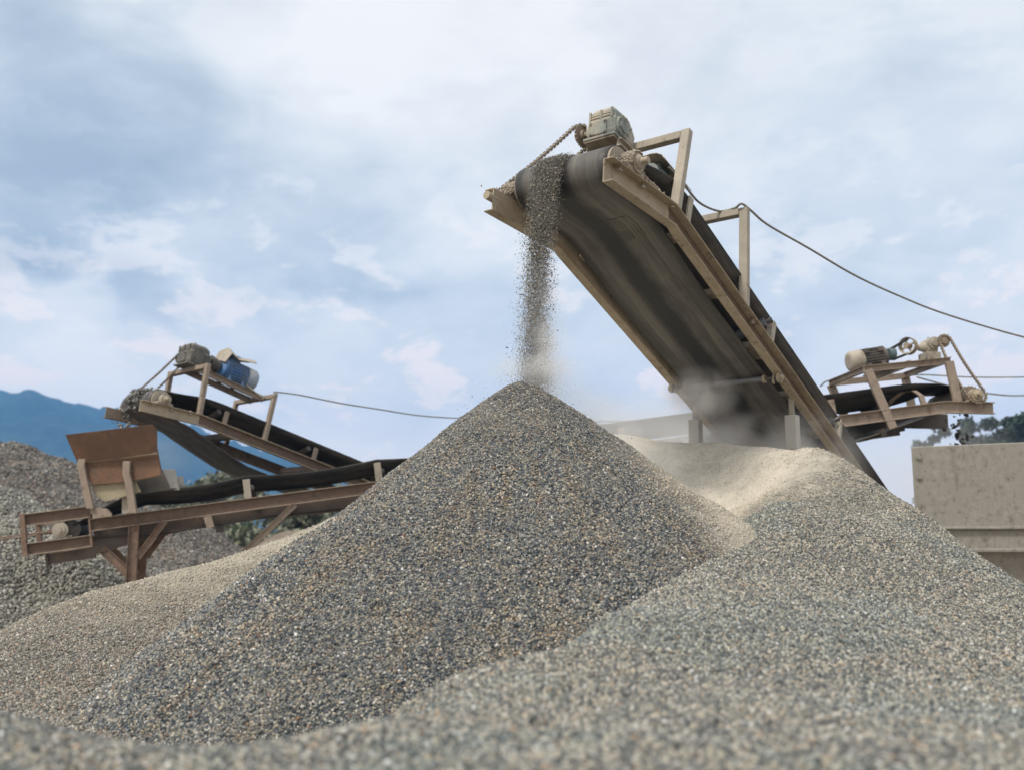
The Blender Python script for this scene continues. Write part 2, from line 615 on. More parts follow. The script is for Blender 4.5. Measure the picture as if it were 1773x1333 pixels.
def stones_mesh(name, P, size, rng, mat, parent=None, loc=(0, 0, 0)):
    n = len(P)
    T = stone_template(rng)
    q = rng.normal(size=(n, 4))
    q /= np.linalg.norm(q, axis=1)[:, None]
    a, b, c, d = q.T
    R = np.stack([np.stack([1 - 2 * (c * c + d * d), 2 * (b * c - a * d), 2 * (b * d + a * c)], 1),
                  np.stack([2 * (b * c + a * d), 1 - 2 * (b * b + d * d), 2 * (c * d - a * b)], 1),
                  np.stack([2 * (b * d - a * c), 2 * (c * d + a * b), 1 - 2 * (b * b + c * c)], 1)], 1)
    V = T[rng.integers(0, len(T), n)] * size[:, None, None]
    V = np.einsum('nij,nkj->nki', R, V) + (P - np.array(loc))[:, None, :]
    nv = n * 6
    F = (SF[None] + (np.arange(n) * 6)[:, None, None]).reshape(-1, 3)
    me = bpy.data.meshes.new(name)
    me.vertices.add(nv)
    me.vertices.foreach_set('co', V.reshape(-1).astype(np.float32))
    me.loops.add(len(F) * 3)
    me.loops.foreach_set('vertex_index', F.reshape(-1).astype(np.int32))
    me.polygons.add(len(F))
    me.polygons.foreach_set('loop_start', np.arange(0, len(F) * 3, 3, dtype=np.int32))
    me.polygons.foreach_set('loop_total', np.full(len(F), 3, dtype=np.int32))
    me.update(calc_edges=True)
    me.materials.append(mat)
    o = bpy.data.objects.new(name, me)
    COL.objects.link(o)
    if parent is not None:
        o.parent = parent
    else:
        o.location = loc
    return o


def heap(name, hfun, x0, x1, y0, y1, step, mats, label, cat, n_stones, smin, smax, seed, base, stone_prob=None, margin=1.12, group=None, sizefun=None):
    """a pile: sheet of terrain plus loose stones lying on it. hfun(x, y) -> z or nan outside"""
    rng = np.random.default_rng(seed)
    nx, ny = int((x1 - x0) / step) + 1, int((y1 - y0) / step) + 1
    gx, gy = np.meshgrid(np.linspace(x0, x1, nx), np.linspace(y0, y1, ny), indexing='ij')
    gz = hfun(gx, gy)
    vs = np.stack([gx, gy, gz], -1).reshape(-1, 3)
    idx = np.arange(nx * ny).reshape(nx, ny)
    quads = np.stack([idx[:-1, :-1], idx[1:, :-1], idx[1:, 1:], idx[:-1, 1:]], -1).reshape(-1, 4)
    keep = (gz.reshape(-1)[quads] > -.25).any(1)
    quads = quads[keep]
    used = np.unique(quads)
    remap = -np.ones(nx * ny, int)
    remap[used] = np.arange(len(used))
    L = np.array(base, float)
    me = bpy.data.meshes.new(name)
    me.from_pydata((vs[used] - L).tolist(), [], remap[quads].tolist())
    me.polygons.foreach_set('use_smooth', [True] * len(me.polygons))
    me.materials.append(mats[1])
    root = bpy.data.objects.new(name, me)
    COL.objects.link(root)
    root.location = tuple(L)
    tag(root, label, cat, group)
    # stones: sample the sheet by true area
    A, B_, C_, D_ = (vs[quads[:, i]] for i in range(4))
    nrm = np.cross(C_ - A, D_ - B_)
    area = np.linalg.norm(nrm, axis=1) / 2
    nrm = nrm / (2 * area[:, None] + 1e-12)
    cen = (A + C_) / 2
    vis, dep = in_view(cen, margin)
    view = np.array([0, 0, CZ]) - cen
    view /= np.linalg.norm(view, axis=1)[:, None]
    facing = (nrm * view).sum(1)
    wgt = area * vis * (facing > -.12)
    if stone_prob is not None:
        wgt = wgt * stone_prob(cen)
    pick = rng.choice(len(quads), n_stones, p=wgt / wgt.sum())
    s_, t_ = rng.random(n_stones), rng.random(n_stones)
    P = (A[pick] * ((1 - s_) * (1 - t_))[:, None] + B_[pick] * (s_ * (1 - t_))[:, None] + C_[pick] * (s_ * t_)[:, None] + D_[pick] * ((1 - s_) * t_)[:, None])
    size = rng.uniform(smin, smax, n_stones) * rng.choice([.75, 1, 1, 1.3], n_stones)
    if sizefun is not None:
        size = size * sizefun(P)
    P = P + nrm[pick] * (size * rng.uniform(-.25, .45, n_stones))[:, None]
    st = stones_mesh('loose_stones', P, size, rng, mats[0], root, L)
    st['kind'] = 'stuff'
    print('heap', name, 'area', round(float(wgt.sum()), 2), 'stones', n_stones)
    return root


def tps(points):
    """thin plate spline through (x, y, z) control points"""
    p = np.array(points, float)
    n = len(p)
    d = np.linalg.norm(p[:, None, :2] - p[None, :, :2], axis=2)
    K = np.where(d > 0, d * d * np.log(d + 1e-12), 0) + np.eye(n) * .002
    Pm = np.hstack([np.ones((n, 1)), p[:, :2]])
    A = np.vstack([np.hstack([K, Pm]), np.hstack([Pm.T, np.zeros((3, 3))])])
    sol = np.linalg.solve(A, np.concatenate([p[:, 2], np.zeros(3)]))
    wts, aff = sol[:n], sol[n:]

    def f(x, y):
        shp = x.shape
        x, y = x.reshape(-1), y.reshape(-1)
        z = aff[0] + aff[1] * x + aff[2] * y
        for i in range(n):
            r2 = (x - p[i, 0]) ** 2 + (y - p[i, 1]) ** 2
            z = z + wts[i] * .5 * r2 * np.log(r2 + 1e-12)
        return z.reshape(shp)
    return f


def cone(px, py, pz, slope, seed, rough=.10, flat=.25, squash=1.0):
    def f(x, y):
        dx, dy = (x - px), (y - py) * squash
        r = np.sqrt(dx * dx + dy * dy)
        a = np.arctan2(dy, dx)
        r = r * (1 + .05 * np.sin(2 * a + seed) + .035 * np.sin(3 * a + 2.1 * seed) + .02 * np.sin(7 * a + seed * .7))
        rr = np.sqrt(r * r + flat * flat) - flat
        z = pz - slope * rr + .012 * rr * rr * slope
        z = z + rough * np.clip(r / 1.2, .15, 1) * fract_noise(x, y, seed, 4, .9, .5)
        return z
    return f


def dust_none(k, pos, stones):
    return k.math('MULTIPLY', k.noise(pos, .8, 4, .6), .25)


# central heap
PKx, PKy, PKz = at(900, 664, 7.0)


def dust_centre(k, pos, stones):
    sp = k.n('ShaderNodeSeparateXYZ')
    k.l(pos, sp.inputs[0])
    n = k.noise(pos, 1.6, 5, .6)
    # blown dust lies on the side towards the sand hollow
    side = k.math('ADD', k.math('SUBTRACT', sp.outputs['X'], PKx - .0), k.math('MULTIPLY', k.math('SUBTRACT', sp.outputs['Y'], PKy), .62))
    f = k.remap(k.math('ADD', side, k.math('MULTIPLY', k.math('SUBTRACT', n, .5), .9)), .05, .75, 0, .62)
    return k.math('ADD', f, k.remap(n, .45, .8, 0, .16), clamp=True)


SAND = (.66, .59, .475)
m_center = gravel_mats('blue_grey_gravel', STONE, SAND, dust_centre, .014, tint=(1.08, .91, .74), gain=1.38, peak=(PKx, PKy))
_c0 = cone(PKx, PKy, PKz + .02, .77, 3, .09, .10)


def centre_h(x, y):
    a = np.arctan2(x - PKx, y - PKy)
    r = np.hypot(x - PKx, y - PKy)
    # shallow chutes where gravel has slid down
    return _c0(x, y) + .055 * np.clip(x - PKx, -3, 3) + .055 * np.clip(r / 1.5, 0, 1) * fract_noise(np.abs(a) * 5.0, r * .45, 31, 3, 1.0, .55) + .02 * fract_noise(x, y, 55, 2, 4.5)


def foot_size(p):
    r = np.hypot(p[:, 0] - PKx, p[:, 1] - PKy)
    return .82 + .16 * np.clip(r, 0, 4) + .35 * (fract_noise(p[:, 0], p[:, 1], 8, 3, 1.4) > .28)

heap('gravel_pile', centre_h, PKx - 5.2, PKx + 5.2, PKy - 5.4, PKy + 4.0, .05, m_center,
     'tall dark blue-grey gravel cone right under the falling stream of stones', 'gravel pile', 330000, .0038, .0079, 11, (PKx, PKy, 0), sizefun=foot_size)


# foreground mound with the sand hollow
def cp(x, y, Y):
    return tuple(at(x, y, Y))


FG = [cp(-250, 1215, 2.9), cp(0, 1237, 2.7), cp(200, 1281, 2.55), cp(400, 1293, 2.5), cp(600, 1256, 2.7), cp(800, 1182, 3.2), cp(900, 1137, 3.6), cp(1000, 1080, 4.0),
      cp(1075, 1059, 4.45), cp(1150, 1022, 4.9), cp(1215, 982, 5.45), cp(1280, 942, 6.0), cp(1335, 875, 6.9), cp(1390, 783, 8.0),
      cp(1460, 802, 7.8), cp(1600, 892, 7.0), cp(1773, 1012, 6.2), cp(2050, 1180, 5.4),
      cp(0, 1333, 1.9), cp(300, 1380, 1.8), cp(600, 1380, 1.7), cp(886, 1360, 1.7), cp(1300, 1350, 1.8), cp(1773, 1350, 1.8), cp(2100, 1340, 1.9),
      cp(1400, 1000, 5.3), cp(1500, 1130, 3.9), cp(1180, 1150, 3.4), cp(950, 1230, 2.6), cp(1650, 1060, 5.0), cp(1450, 890, 6.9),
      cp(1900, 1180, 4.0),
      # sand hollow
      cp(1000, 752, 9.8), cp(1100, 755, 9.7), cp(1180, 762, 9.5), cp(1250, 765, 9.3), cp(1330, 773, 8.9), cp(1370, 777, 8.5), cp(1340, 800, 8.3),
      cp(1180, 830, 8.9), cp(1250, 850, 8.4), cp(1230, 920, 7.6), cp(1275, 938, 7.2), cp(1310, 850, 8.0), cp(1290, 900, 7.4)]
FG = [list(p) for p in FG]
extra = []


def drop(x, y, Y, dx, dy, dz):
    p = at(x, y, Y)
    extra.append([p[0] + dx, p[1] + dy, p[2] - dz])


for a_ in ((0, 1237, 2.7), (200, 1281, 2.55), (400, 1293, 2.5), (600, 1256, 2.7)):
    drop(*a_, -.05, .5, .22)
    drop(*a_, -.1, 1.2, .75)
for a_ in ((800, 1182, 3.2), (1000, 1096, 4.0), (1150, 1022, 4.9)):
    drop(*a_, -.3, .45, .25)
    drop(*a_, -.7, 1.0, .75)
for a_ in ((1460, 802, 7.8), (1600, 892, 7.0), (1773, 1012, 6.2), (2050, 1180, 5.4)):
    drop(*a_, .35, .55, .28)
    drop(*a_, .9, 1.4, 1.1)
for a_ in ((1000, 752, 9.8), (1100, 755, 9.7), (1180, 762, 9.5), (1250, 765, 9.3), (1330, 773, 8.9)):
    drop(*a_, .1, .8, .40)
    drop(*a_, .3, 1.8, 1.1)
extra += [[x, 0.6, 1.75] for x in (-2, -1, 0, 1, 2)] + [[x, -.6, 1.4] for x in (-2, 0, 2)]
fg_t = tps(FG + extra)


def fg_h(x, y):
    z = fg_t(x, y)
    z = z + .028 * np.clip((y - 1) / 3, .1, 1) * fract_noise(x, y, 21, 4, .8, .5) + .008 * fract_noise(x, y, 71, 2, 4.0)
    z = z + .05 * np.clip((y - 6.0) / 1.5, 0, 1) * fract_noise(x * 2.2 + y, y * .5, 5, 4, 1.5, .6) * .6
    # the hollow ends behind the cone
    z = z - 1.3 * np.maximum(0, .4 - x) * np.clip((y - 3.6) / 1.5, 0, 1)
    return z


def dust_front(k, pos, stones):
    sp = k.n('ShaderNodeSeparateXYZ')
    k.l(pos, sp.inputs[0])
    n = k.noise(pos, 1.3, 6, .62, .4)
    nf = k.noise(pos, 9, 4, .6)
    # fine sand fills the hollow; the mound in front is bare gravel
    side = k.math('SUBTRACT', k.math('SUBTRACT', sp.outputs['Y'], k.math('MULTIPLY', sp.outputs['X'], .62)), 5.75)
    side = k.math('ADD', side, k.math('MULTIPLY', k.math('SUBTRACT', n, .5), 1.5))
    side = k.math('ADD', side, k.math('MULTIPLY', k.math('SUBTRACT', nf, .5), .7))
    f = k.remap(side, .05, 1.0, .05, .93)
    g = k.remap(side, -1.0, .4, 0, .10)
    return k.math('ADD', f, g, clamp=True)


def fg_prob(c):
    side = c[:, 1] - c[:, 0] * .62 - 5.75 + 1.2 * fract_noise(c[:, 0], c[:, 1], 9, 3, 1.3)
    return np.clip(1.0 - (side - .1) * 1.1, .03, 1)


m_front = gravel_mats('grey_tan_gravel', STONE_PALE, SAND, dust_front, .015, tint=(.82, .95, 1.02), gain=1.10, fill=.6)
heap('gravel_pile', fg_h, -4.2, 7.4, .5, 11.4, .05, m_front,
     'wide pale gravel mound filling the foreground, with a pale sandy hollow below the big conveyor', 'gravel pile', 330000, .0042, .0088, 12, (2.0, 4.5, 0), fg_prob)

# pile behind the central cone's left flank
ML = [cp(640, 880, 10.0), cp(520, 926, 9.6), cp(400, 963, 9.1), cp(230, 1022, 8.5), cp(100, 1070, 8.0), cp(0, 1110, 7.7), cp(-200, 1180, 7.0), cp(-500, 1290, 6.4),
      cp(420, 1010, 7.9), cp(300, 1070, 7.2), cp(150, 1130, 6.5), cp(0, 1190, 5.4), cp(150, 1300, 4.2), cp(0, 1300, 4.0), cp(-300, 1330, 4.0), cp(400, 1310, 4.8), cp(640, 1060, 7.8), cp(500, 1240, 6.0)]
ex = []
for a_ in ((640, 880, 10.0), (520, 926, 9.6), (400, 963, 9.1), (230, 1022, 8.5), (100, 1070, 8.0), (0, 1110, 7.7), (-200, 1180, 7.0)):
    p = at(*a_)
    ex += [[p[0] - .25, p[1] + .6, p[2] - .32], [p[0] - .7, p[1] + 1.6, p[2] - 1.2]]
ml_t = tps([list(p) for p in ML] + ex[::2])
_mlc = sorted((float(at(*a_)[0]), a_[2]) for a_ in ((640, 880, 10.0), (520, 926, 9.6), (400, 963, 9.1), (230, 1022, 8.5), (100, 1070, 8.0), (0, 1110, 7.7), (-200, 1180, 7.0), (-500, 1290, 6.4)))


def ml_h(x, y):
    yc = np.interp(x, [a_ for a_, _ in _mlc], [b_ for _, b_ in _mlc]) + .25
    e = np.maximum(y - yc, 0)
    z = ml_t(x, np.minimum(y, yc)) - .62 * (np.sqrt(e * e + .04) - .2)
    return z + .09 * fract_noise(x, y, 44, 4, .9, .5)


def dust_left(k, pos, stones):
    sp = k.n('ShaderNodeSeparateXYZ')
    k.l(pos, sp.inputs[0])
    n = k.noise(pos, 1.2, 6, .65, .5)
    side = k.math('ADD', k.math('SUBTRACT', sp.outputs['Y'], 8.05), k.math('MULTIPLY', sp.outputs['X'], .12))
    side = k.math('ADD', side, k.math('MULTIPLY', k.math('SUBTRACT', n, .5), 2.2))
    return k.remap(side, -1.7, .1, .14, .88)


def ml_prob(c):
    side = c[:, 1] - 8.1 + .12 * c[:, 0] + 1.4 * fract_noise(c[:, 0], c[:, 1], 19, 3, 1.2)
    return np.clip(1.0 - (side + .3) * .8, .16, 1)


m_left = gravel_mats('tan_grey_gravel', STONE_WARM, (.54, .485, .385), dust_left, .016, tint=(1.0, .97, .9), gain=1.35)
heap('gravel_pile', ml_h, -7.5, -.9, 2.2, 11.6, .06, m_left,
     'low sandy tan pile left of the central cone, in front of the rusty conveyor legs', 'gravel pile', 110000, .0055, .0115, 13, (-3.6, 6.5, 0), ml_prob)

# background piles
m_coarse = gravel_mats('pale_crushed_rock', [(0.0, (.16, .155, .14)), (.3, (.26, .25, .215)), (.6, (.35, .335, .285)), (.85, (.43, .41, .36))],
                       (.4, .38, .32), dust_none, .10, gain=1.0, fill=.35)
pk = at(-30, 842, 17.0)
heap('rock_pile', cone(pk[0], pk[1], pk[2], .70, 5, .35, .6), pk[0] - 5.6, pk[0] + 5.6, pk[1] - 5.4, pk[1] + 2.5, .10, m_coarse,
     'pale coarse crushed rock heap behind the tail of the rusty conveyor', 'rock pile', 60000, .015, .042, 14, (pk[0], pk[1], 0))
m_far = gravel_mats('purple_grey_gravel', STONE_WARM, (.36, .32, .28), dust_none, .05, tint=(1.0, .95, .90), gain=.9, fill=.8)
pk = at(268, 893, 24.0)
heap('gravel_pile', cone(pk[0], pk[1], pk[2], .66, 6, .25, .5), pk[0] - 5, pk[0] + 5, pk[1] - 5, pk[1] + 2, .12, m_far,
     'small grey-brown pile seen behind the legs of the rusty conveyor', 'gravel pile', 24000, .018, .035, 15, (pk[0], pk[1], 0))
pk = at(-30, 768, 33.0)
heap('gravel_pile', cone(pk[0], pk[1], pk[2], .56, 8, .45, 2.2), pk[0] - 11, pk[0] + 11, pk[1] - 10, pk[1] + 4, .2, m_far,
     'big brownish gravel heap at the far left below the blue mountain', 'gravel pile', 42000, .03, .055, 16, (pk[0], pk[1], 0))

# ------------------------------------------------------------------ ground, hills, bank
m, k, b, out = material('dirt_ground')
geo = k.n('ShaderNodeNewGeometry')
nA = k.noise(geo.outputs['Position'], .12, 6, .6)
nB = k.noise(geo.outputs['Position'], 2.2, 6, .65)
c = k.mix(k.remap(nA, .35, .65), (.27, .205, .14), (.36, .31, .24))
c = k.mix(k.remap(nB, .4, .7, 0, .5), c, (.17, .13, .09))
k.l(c, b.inputs['Base Color'])
b.inputs['Roughness'].default_value = .95
bump(k, b, nB, .6, .05)
M['ground'] = m
g = MB()
g.add([(-1300, -80, 0), (2400, -80, 0), (2400, 1750, 0), (-1300, 1750, 0)], [(0, 1, 2, 3)])
tag(g.build('ground', M['ground']), kind='structure')

# dirt bank beyond the piles
NB = 60
vs, fs = [], []
for i in range(NB + 1):
    for j in range(9):
        x = -26 + 22 * i / NB
        y = 36 + j * 1.3
        prof = math.sin(math.pi * min(j / 8, 1)) ** .8
        hgt = .8 * (1.9 + .9 * math.sin(x * .55) + .5 * math.sin(x * 1.3 + 1)) * prof * min(1, (i) / 8, (NB - i) / 8)
        vs.append((x, y + .4 * math.sin(x), hgt - .02))
for i in range(NB):
    for j in range(8):
        a = i * 9 + j
        fs.append((a, a + 9, a + 10, a + 1))
m, k, b, out = material('brown_dirt')
geo = k.n('ShaderNodeNewGeometry')
nB = k.noise(geo.outputs['Position'], 1.2, 6, .7)
k.l(k.ramp(nB, [(.3, (.13, .10, .07)), (.5, (.22, .165, .115)), (.7, (.30, .25, .19))]), b.inputs['Base Color'])
b.inputs['Roughness'].default_value = .95
bump(k, b, nB, .8, .2)
bk = MB()
bk.add(vs, fs, True)
tag(bk.build('dirt_bank', m), 'brown dirt bank with scrub behind the rusty conveyor', 'dirt bank', kind='structure')

# mountain range
m, k, b, out = material('forested_slope')
geo = k.n('ShaderNodeNewGeometry')
vo = k.n('ShaderNodeTexVoronoi')
vo.inputs['Scale'].default_value = .11
k.l(geo.outputs['Position'], vo.inputs['Vector'])
nA = k.noise(geo.outputs['Position'], .012, 6, .65)
c = k.mix(k.remap(nA, .35, .65), (.006, .022, .024), (.032, .058, .046))
c = k.mix(k.remap(vo.outputs['Distance'], .2, .9, 0, .6), c, (.004, .010, .010))
k.l(c, b.inputs['Base Color'])
b.inputs['Roughness'].default_value = 1
M['forest'] = m
DM = 1500.0
prof = [(-2600, 600), (-1200, 590), (-500, 615), (-250, 640), (0, 684), (30, 690), (60, 698), (120, 710), (180, 716), (260, 740), (330, 756), (400, 778), (500, 800),
        (600, 822), (760, 850), (1000, 872), (1400, 890), (2200, 900), (3500, 905)]
pxs = np.array([a for a, _ in prof], float)
pys = np.array([b_ for _, b_ in prof], float)
NI, NJ = 520, 34
ii = np.linspace(-550, 3300, NI)
vs, fs = [], []
rr = np.random.default_rng(3)
xs = (ii - CX) / FPX * DM
hz = (HOR - np.interp(ii, pxs, pys)) / FPX * DM * 1.01
xx, jj = np.meshgrid(xs, np.arange(NJ), indexing='ij')
t = jj / (NJ - 1)
ridge = np.repeat(hz[:, None], NJ, 1)
zz = CZ + ridge * np.sin(np.pi * np.clip(t * .62, 0, .5)) ** .9 * np.where(t > .8, 1 - (t - .8) * .3, 1)
yy = DM - 620 + 780 * t
zz = zz + fract_noise(xx, yy * 1.2, 12, 5, .006, .55) * ridge * .34 * np.sin(np.pi * np.clip(t, 0, 1))
zz = zz + fract_noise(xx, yy, 30, 3, .05, .75) * 13.0 * np.clip(ridge / 60, 0, 1) * np.clip(t * 3, 0, 1)
zz[:, 0] = -2
mt = MB()
vs = np.stack([xx, yy, zz], -1).reshape(-1, 3).tolist()
for i in range(NI - 1):
    for j in range(NJ - 1):
        a = i * NJ + j
        fs.append((a, a + NJ, a + NJ + 1, a + 1))
mt.add(vs, fs, True)
tag(mt.build('mountains', M['forest']), kind='structure')


# ------------------------------------------------------------------ trees
def leaf_mat(name, c1, c2, c3):
    m, k, b, out = material(name)
    geo = k.n('ShaderNodeNewGeometry')
    rnd = geo.outputs['Random Per Island']
    cc = k.ramp(rnd, [(0, c1), (.5, c2), (1, c3)])
    k.l(cc, b.inputs['Base Color'])
    b.inputs['Roughness'].default_value = .7
    return m


M['leaf_pale'] = leaf_mat('pale_leaves', (.12, .135, .09), (.18, .19, .125), (.26, .26, .18))
M['leaf_dark'] = leaf_mat('dark_leaves', (.018, .032, .018), (.032, .05, .026), (.055, .07, .035))
m, k, b, out = material('bark')
tcn = k.n('ShaderNodeTexCoord')
k.l(k.ramp(k.noise(tcn.outputs['Object'], 6, 5, .6), [(.3, (.06, .045, .03)), (.7, (.18, .14, .10))]), b.inputs['Base Color'])
b.inputs['Roughness'].default_value = .9
M['bark'] = m


def tree(x, y, hgt, spread, label, mat, seed, n_leaf=2600, crown_from=.35, group=None, leaf=.14, name='tree'):
    rng = np.random.default_rng(seed)
    root = empty(name, (x, y, 0), label, name, group)
    tb = MB()
    bend = rng.normal(0, .04, 2) * hgt
    trunk = [np.array([x, y, -.1]), np.array([x + bend[0] * .4, y + bend[1] * .4, hgt * .35]), np.array([x + bend[0], y + bend[1], hgt * .82])]
    tb.tube(catmull(trunk, 5), [hgt * .028 * (1 - .85 * i / 10) for i in range(11)], 7)
    blobs = []
    nb = rng.integers(8, 12)
    for i in range(nb):
        t_ = crown_from + (1 - crown_from) * (i + .5) / nb
        o = trunk[1] * (1 - t_) + trunk[2] * t_
        ang = rng.uniform(0, 6.28)
        rad = spread * (1.05 - .75 * abs(t_ - .55)) * rng.uniform(.35, .95)
        tip = np.array([o[0] + math.cos(ang) * rad, o[1] + math.sin(ang) * rad, hgt * t_ * rng.uniform(.95, 1.05)])
        st = np.array([o[0], o[1], max(.3, tip[2] - rad * .7)])
        tb.tube([st, (st + tip) / 2 + np.array([0, 0, .1 * rad]), tip], [hgt * .011, hgt * .007, hgt * .003], 5)
        blobs.append((tip, rng.uniform(.30, .52) * spread))
    blobs.append((trunk[2] + np.array([0, 0, hgt * .08]), spread * .35))
    tb.build('trunk', M['bark'], root)
    P = []
    for tip, r in blobs:
        n = int(n_leaf * r / sum(b_[1] for b_ in blobs))
        d = rng.normal(size=(n, 3))
        d /= np.linalg.norm(d, axis=1)[:, None]
        P.append(tip + d * (r * rng.random(n) ** .45)[:, None] * np.array([1, 1, .7]))
    P = np.concatenate(P)
    n = len(P)
    a = rng.normal(size=(n, 3))
    a /= np.linalg.norm(a, axis=1)[:, None]
    b_ = np.cross(a, rng.normal(size=(n, 3)))
    b_ /= np.linalg.norm(b_, axis=1)[:, None]
    s_ = (leaf * rng.uniform(.6, 1.3, n))[:, None]
    V = np.stack([P - a * s_, P + b_ * s_ * .5, P + a * s_, P - b_ * s_ * .5], 1).reshape(-1, 3) - np.array([x, y, 0])
    me = bpy.data.meshes.new('crown')
    me.from_pydata(V.tolist(), [], np.arange(n * 4).reshape(-1, 4).tolist())
    me.materials.append(mat)
    o = bpy.data.objects.new('crown', me)
    COL.objects.link(o)
    o.parent = root
    return root


# ------------------------------------------------------------------ conveyors
def frame(X, Y, Z, yaw, a1, a2, L1, sgn=1):
    yw = math.radians(yaw)
    dh = np.array([math.sin(yw), math.cos(yw), 0])
    c = np.array([math.cos(yw), -math.sin(yw), 0]) * sgn
    z = np.array([0, 0, 1.])

    def dn(a):
        a = math.radians(a)
        return dh * math.cos(a) - z * math.sin(a), dh * math.sin(a) + z * math.cos(a)
    d1, n1_ = dn(a1)
    d2, n2_ = dn(a2)
    O = np.array([X, Y, Z])
    K = O + d1 * L1

    def P(u, v, w_):
        if u <= L1:
            return O + d1 * u + c * v + n1_ * w_
        # ease the normal over a short length past the kink
        t = min(1, (u - L1) / .12)
        nn = n1_ * (1 - t) + n2_ * t
        nn = nn / np.linalg.norm(nn)
        return K + d2 * (u - L1) + c * v + nn * w_
    P.c, P.d1, P.d2, P.n1, P.n2, P.L1 = c, d1, d2, n1_, n2_, L1
    return P


def rail_part(P, us, vin, b, H, name, mat, root, t=.011, webmat=None, webfrom=.9):
    """C channel with flanges pointing outwards; vin = web plane (signed)"""
    s = 1 if vin > 0 else -1
    prof = [(0, 0), (b, 0), (b, -t), (t, -t), (t, -H + t), (b, -H + t), (b, -H), (0, -H)]
    mb = MB()
    mb.sweep([[P(u, vin + s * a, w_) for a, w_ in prof] for u in us])
    o = mb.build(name, mat, root, bevel=.003)
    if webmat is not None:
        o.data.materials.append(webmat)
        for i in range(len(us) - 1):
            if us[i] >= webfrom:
                o.data.polygons[i * 8 + 3].material_index = 1  # web face takes the darker colour that holds the flange's shade
    return o


def disc_pts(P, uc, vc, wc, r, n, a0=0):
    return [(uc + r * math.cos(a0 + 2 * math.pi * i / n), vc, wc + r * math.sin(a0 + 2 * math.pi * i / n)) for i in range(n)]


def cyl(mb, P, uc, wc, v0, v1, r, n=24):
    mb.tube([P(uc, v0, wc), P(uc, v1, wc)], r, n)
    return mb


def belt_part(P, root, uc, wc, r, U, hw, mat_ret, mat_top, top_v=.5, top_w=.26, floor_w=.03, ret_w=None, sag=0.0, ret_hw=None, sag_at=1.5):
    """return run + wrap round the head pulley, and the troughed carrying run"""
    ret_hw = ret_hw or hw
    ret_w = ret_w if ret_w is not None else wc - r
    # return run & wrap
    path = []
    N = 40
    for i in range(N, 0, -1):
        t = (i / N) ** 1.3
        u = uc + t * (U - uc)
        wv_ = wc - r + (ret_w - (wc - r)) * min(1, (u - uc) / 1.6)
        if sag:
            wv_ -= sag * math.sin(math.pi * min(1, (u - uc) / (sag_at * 2))) ** 1.0
        path.append((u, wv_))
    for i in range(0, 25):
        a = -math.pi / 2 - math.pi * i / 24
        path.append((uc + r * math.cos(a), wc + r * math.sin(a)))
    for i in range(1, 5):
        path.append((uc + i * .06, wc + r))
    th = .012
    mb = MB()
    secs, uvs = [], []
    L = 0
    vv = np.linspace(-1, 1, 13)
    for i, (u, w_) in enumerate(path):
        if i:
            L += math.hypot(u - path[i - 1][0], w_ - path[i - 1][1])
        secs.append([P(u, v * ret_hw, w_) for v in vv])
        uvs += [(L, v * ret_hw) for v in vv]
    mb.sweep(secs, closed=False, smooth=True)
    mb.uv = uvs
    o = mb.build('belt', mat_ret, root, recalc=False, solidify=th)
    # carrying run
    mb = MB()
    secs, uvs = [], []
    N = 50
    for i in range(N + 1):
        u = uc + .1 + (U - uc - .1) * (i / N) ** 1.3
        t = min(1, max(0, (u - uc - .1) / .8))
        t = t * t * (3 - 2 * t)
        row = []
        for v in vv:
            flat_v, flat_w = v * hw, wc + r
            av = abs(v)
            if av < .38:
                tv, tw = v * hw * 1.0, floor_w + (wc + r - floor_w) * (1 - t) * .0
            else:
                f = (av - .38) / .62
                tv = math.copysign(.38 * hw + f * (top_v - .38 * hw), v)
                tw = floor_w + f * (top_w - floor_w)
            row.append(P(u, flat_v * (1 - t) + tv * t, flat_w * (1 - t) + tw * t))
            uvs.append((u, v * hw))
        secs.append(row)
    mb.sweep(secs, closed=False, smooth=True)
    mb.uv = uvs
    mb.build('carrying_belt', mat_top, root, recalc=False, solidify=th)
    return o


def bearing_part(P, root, uc, wc, v, s, mat, r=.07, name='bearing'):
    mb = MB()
    mb.tube([P(uc, v - s * .045, wc), P(uc, v + s * .055, wc)], [r, r], 20)
    mb.tube([P(uc, v + s * .05, wc), P(uc, v + s * .075, wc), P(uc, v + s * .085, wc)], [r * .72, r * .66, r * .3], 16)
    base = wc
    mb.sweep([[P(uc + a, v - s * .035, b_) for a, b_ in ((-.12, .002), (.12, .002), (.12, .03), (.055, .045), (.05, base), (-.05, base), (-.055, .045), (-.12, .03))],
              [P(uc + a, v + s * .04, b_) for a, b_ in ((-.12, .002), (.12, .002), (.12, .03), (.055, .045), (.05, base), (-.05, base), (-.055, .045), (-.12, .03))]])
    o = mb.build(name, mat, root, bevel=.006)
    sh = MB()
    sh.tube([P(uc, v + s * .08, wc), P(uc, v + s * .14, wc)], .026, 12)
    sh.build('shaft_end', M['tan'], o)
    return o


def bolt(P, root, u, v, wtop, wbot, parent=None):
    mb = MB()
    mb.tube([P(u, v, wtop), P(u, v, wbot)], .009, 8)
    mb.tube([P(u, v, wbot + .014), P(u, v, wbot)], .019, 6, smooth=False)
    mb.tube([P(u, v, wtop), P(u, v, wtop + .014)], .019, 6, smooth=False)
    return mb.build('bolt', M['post'], parent or root)


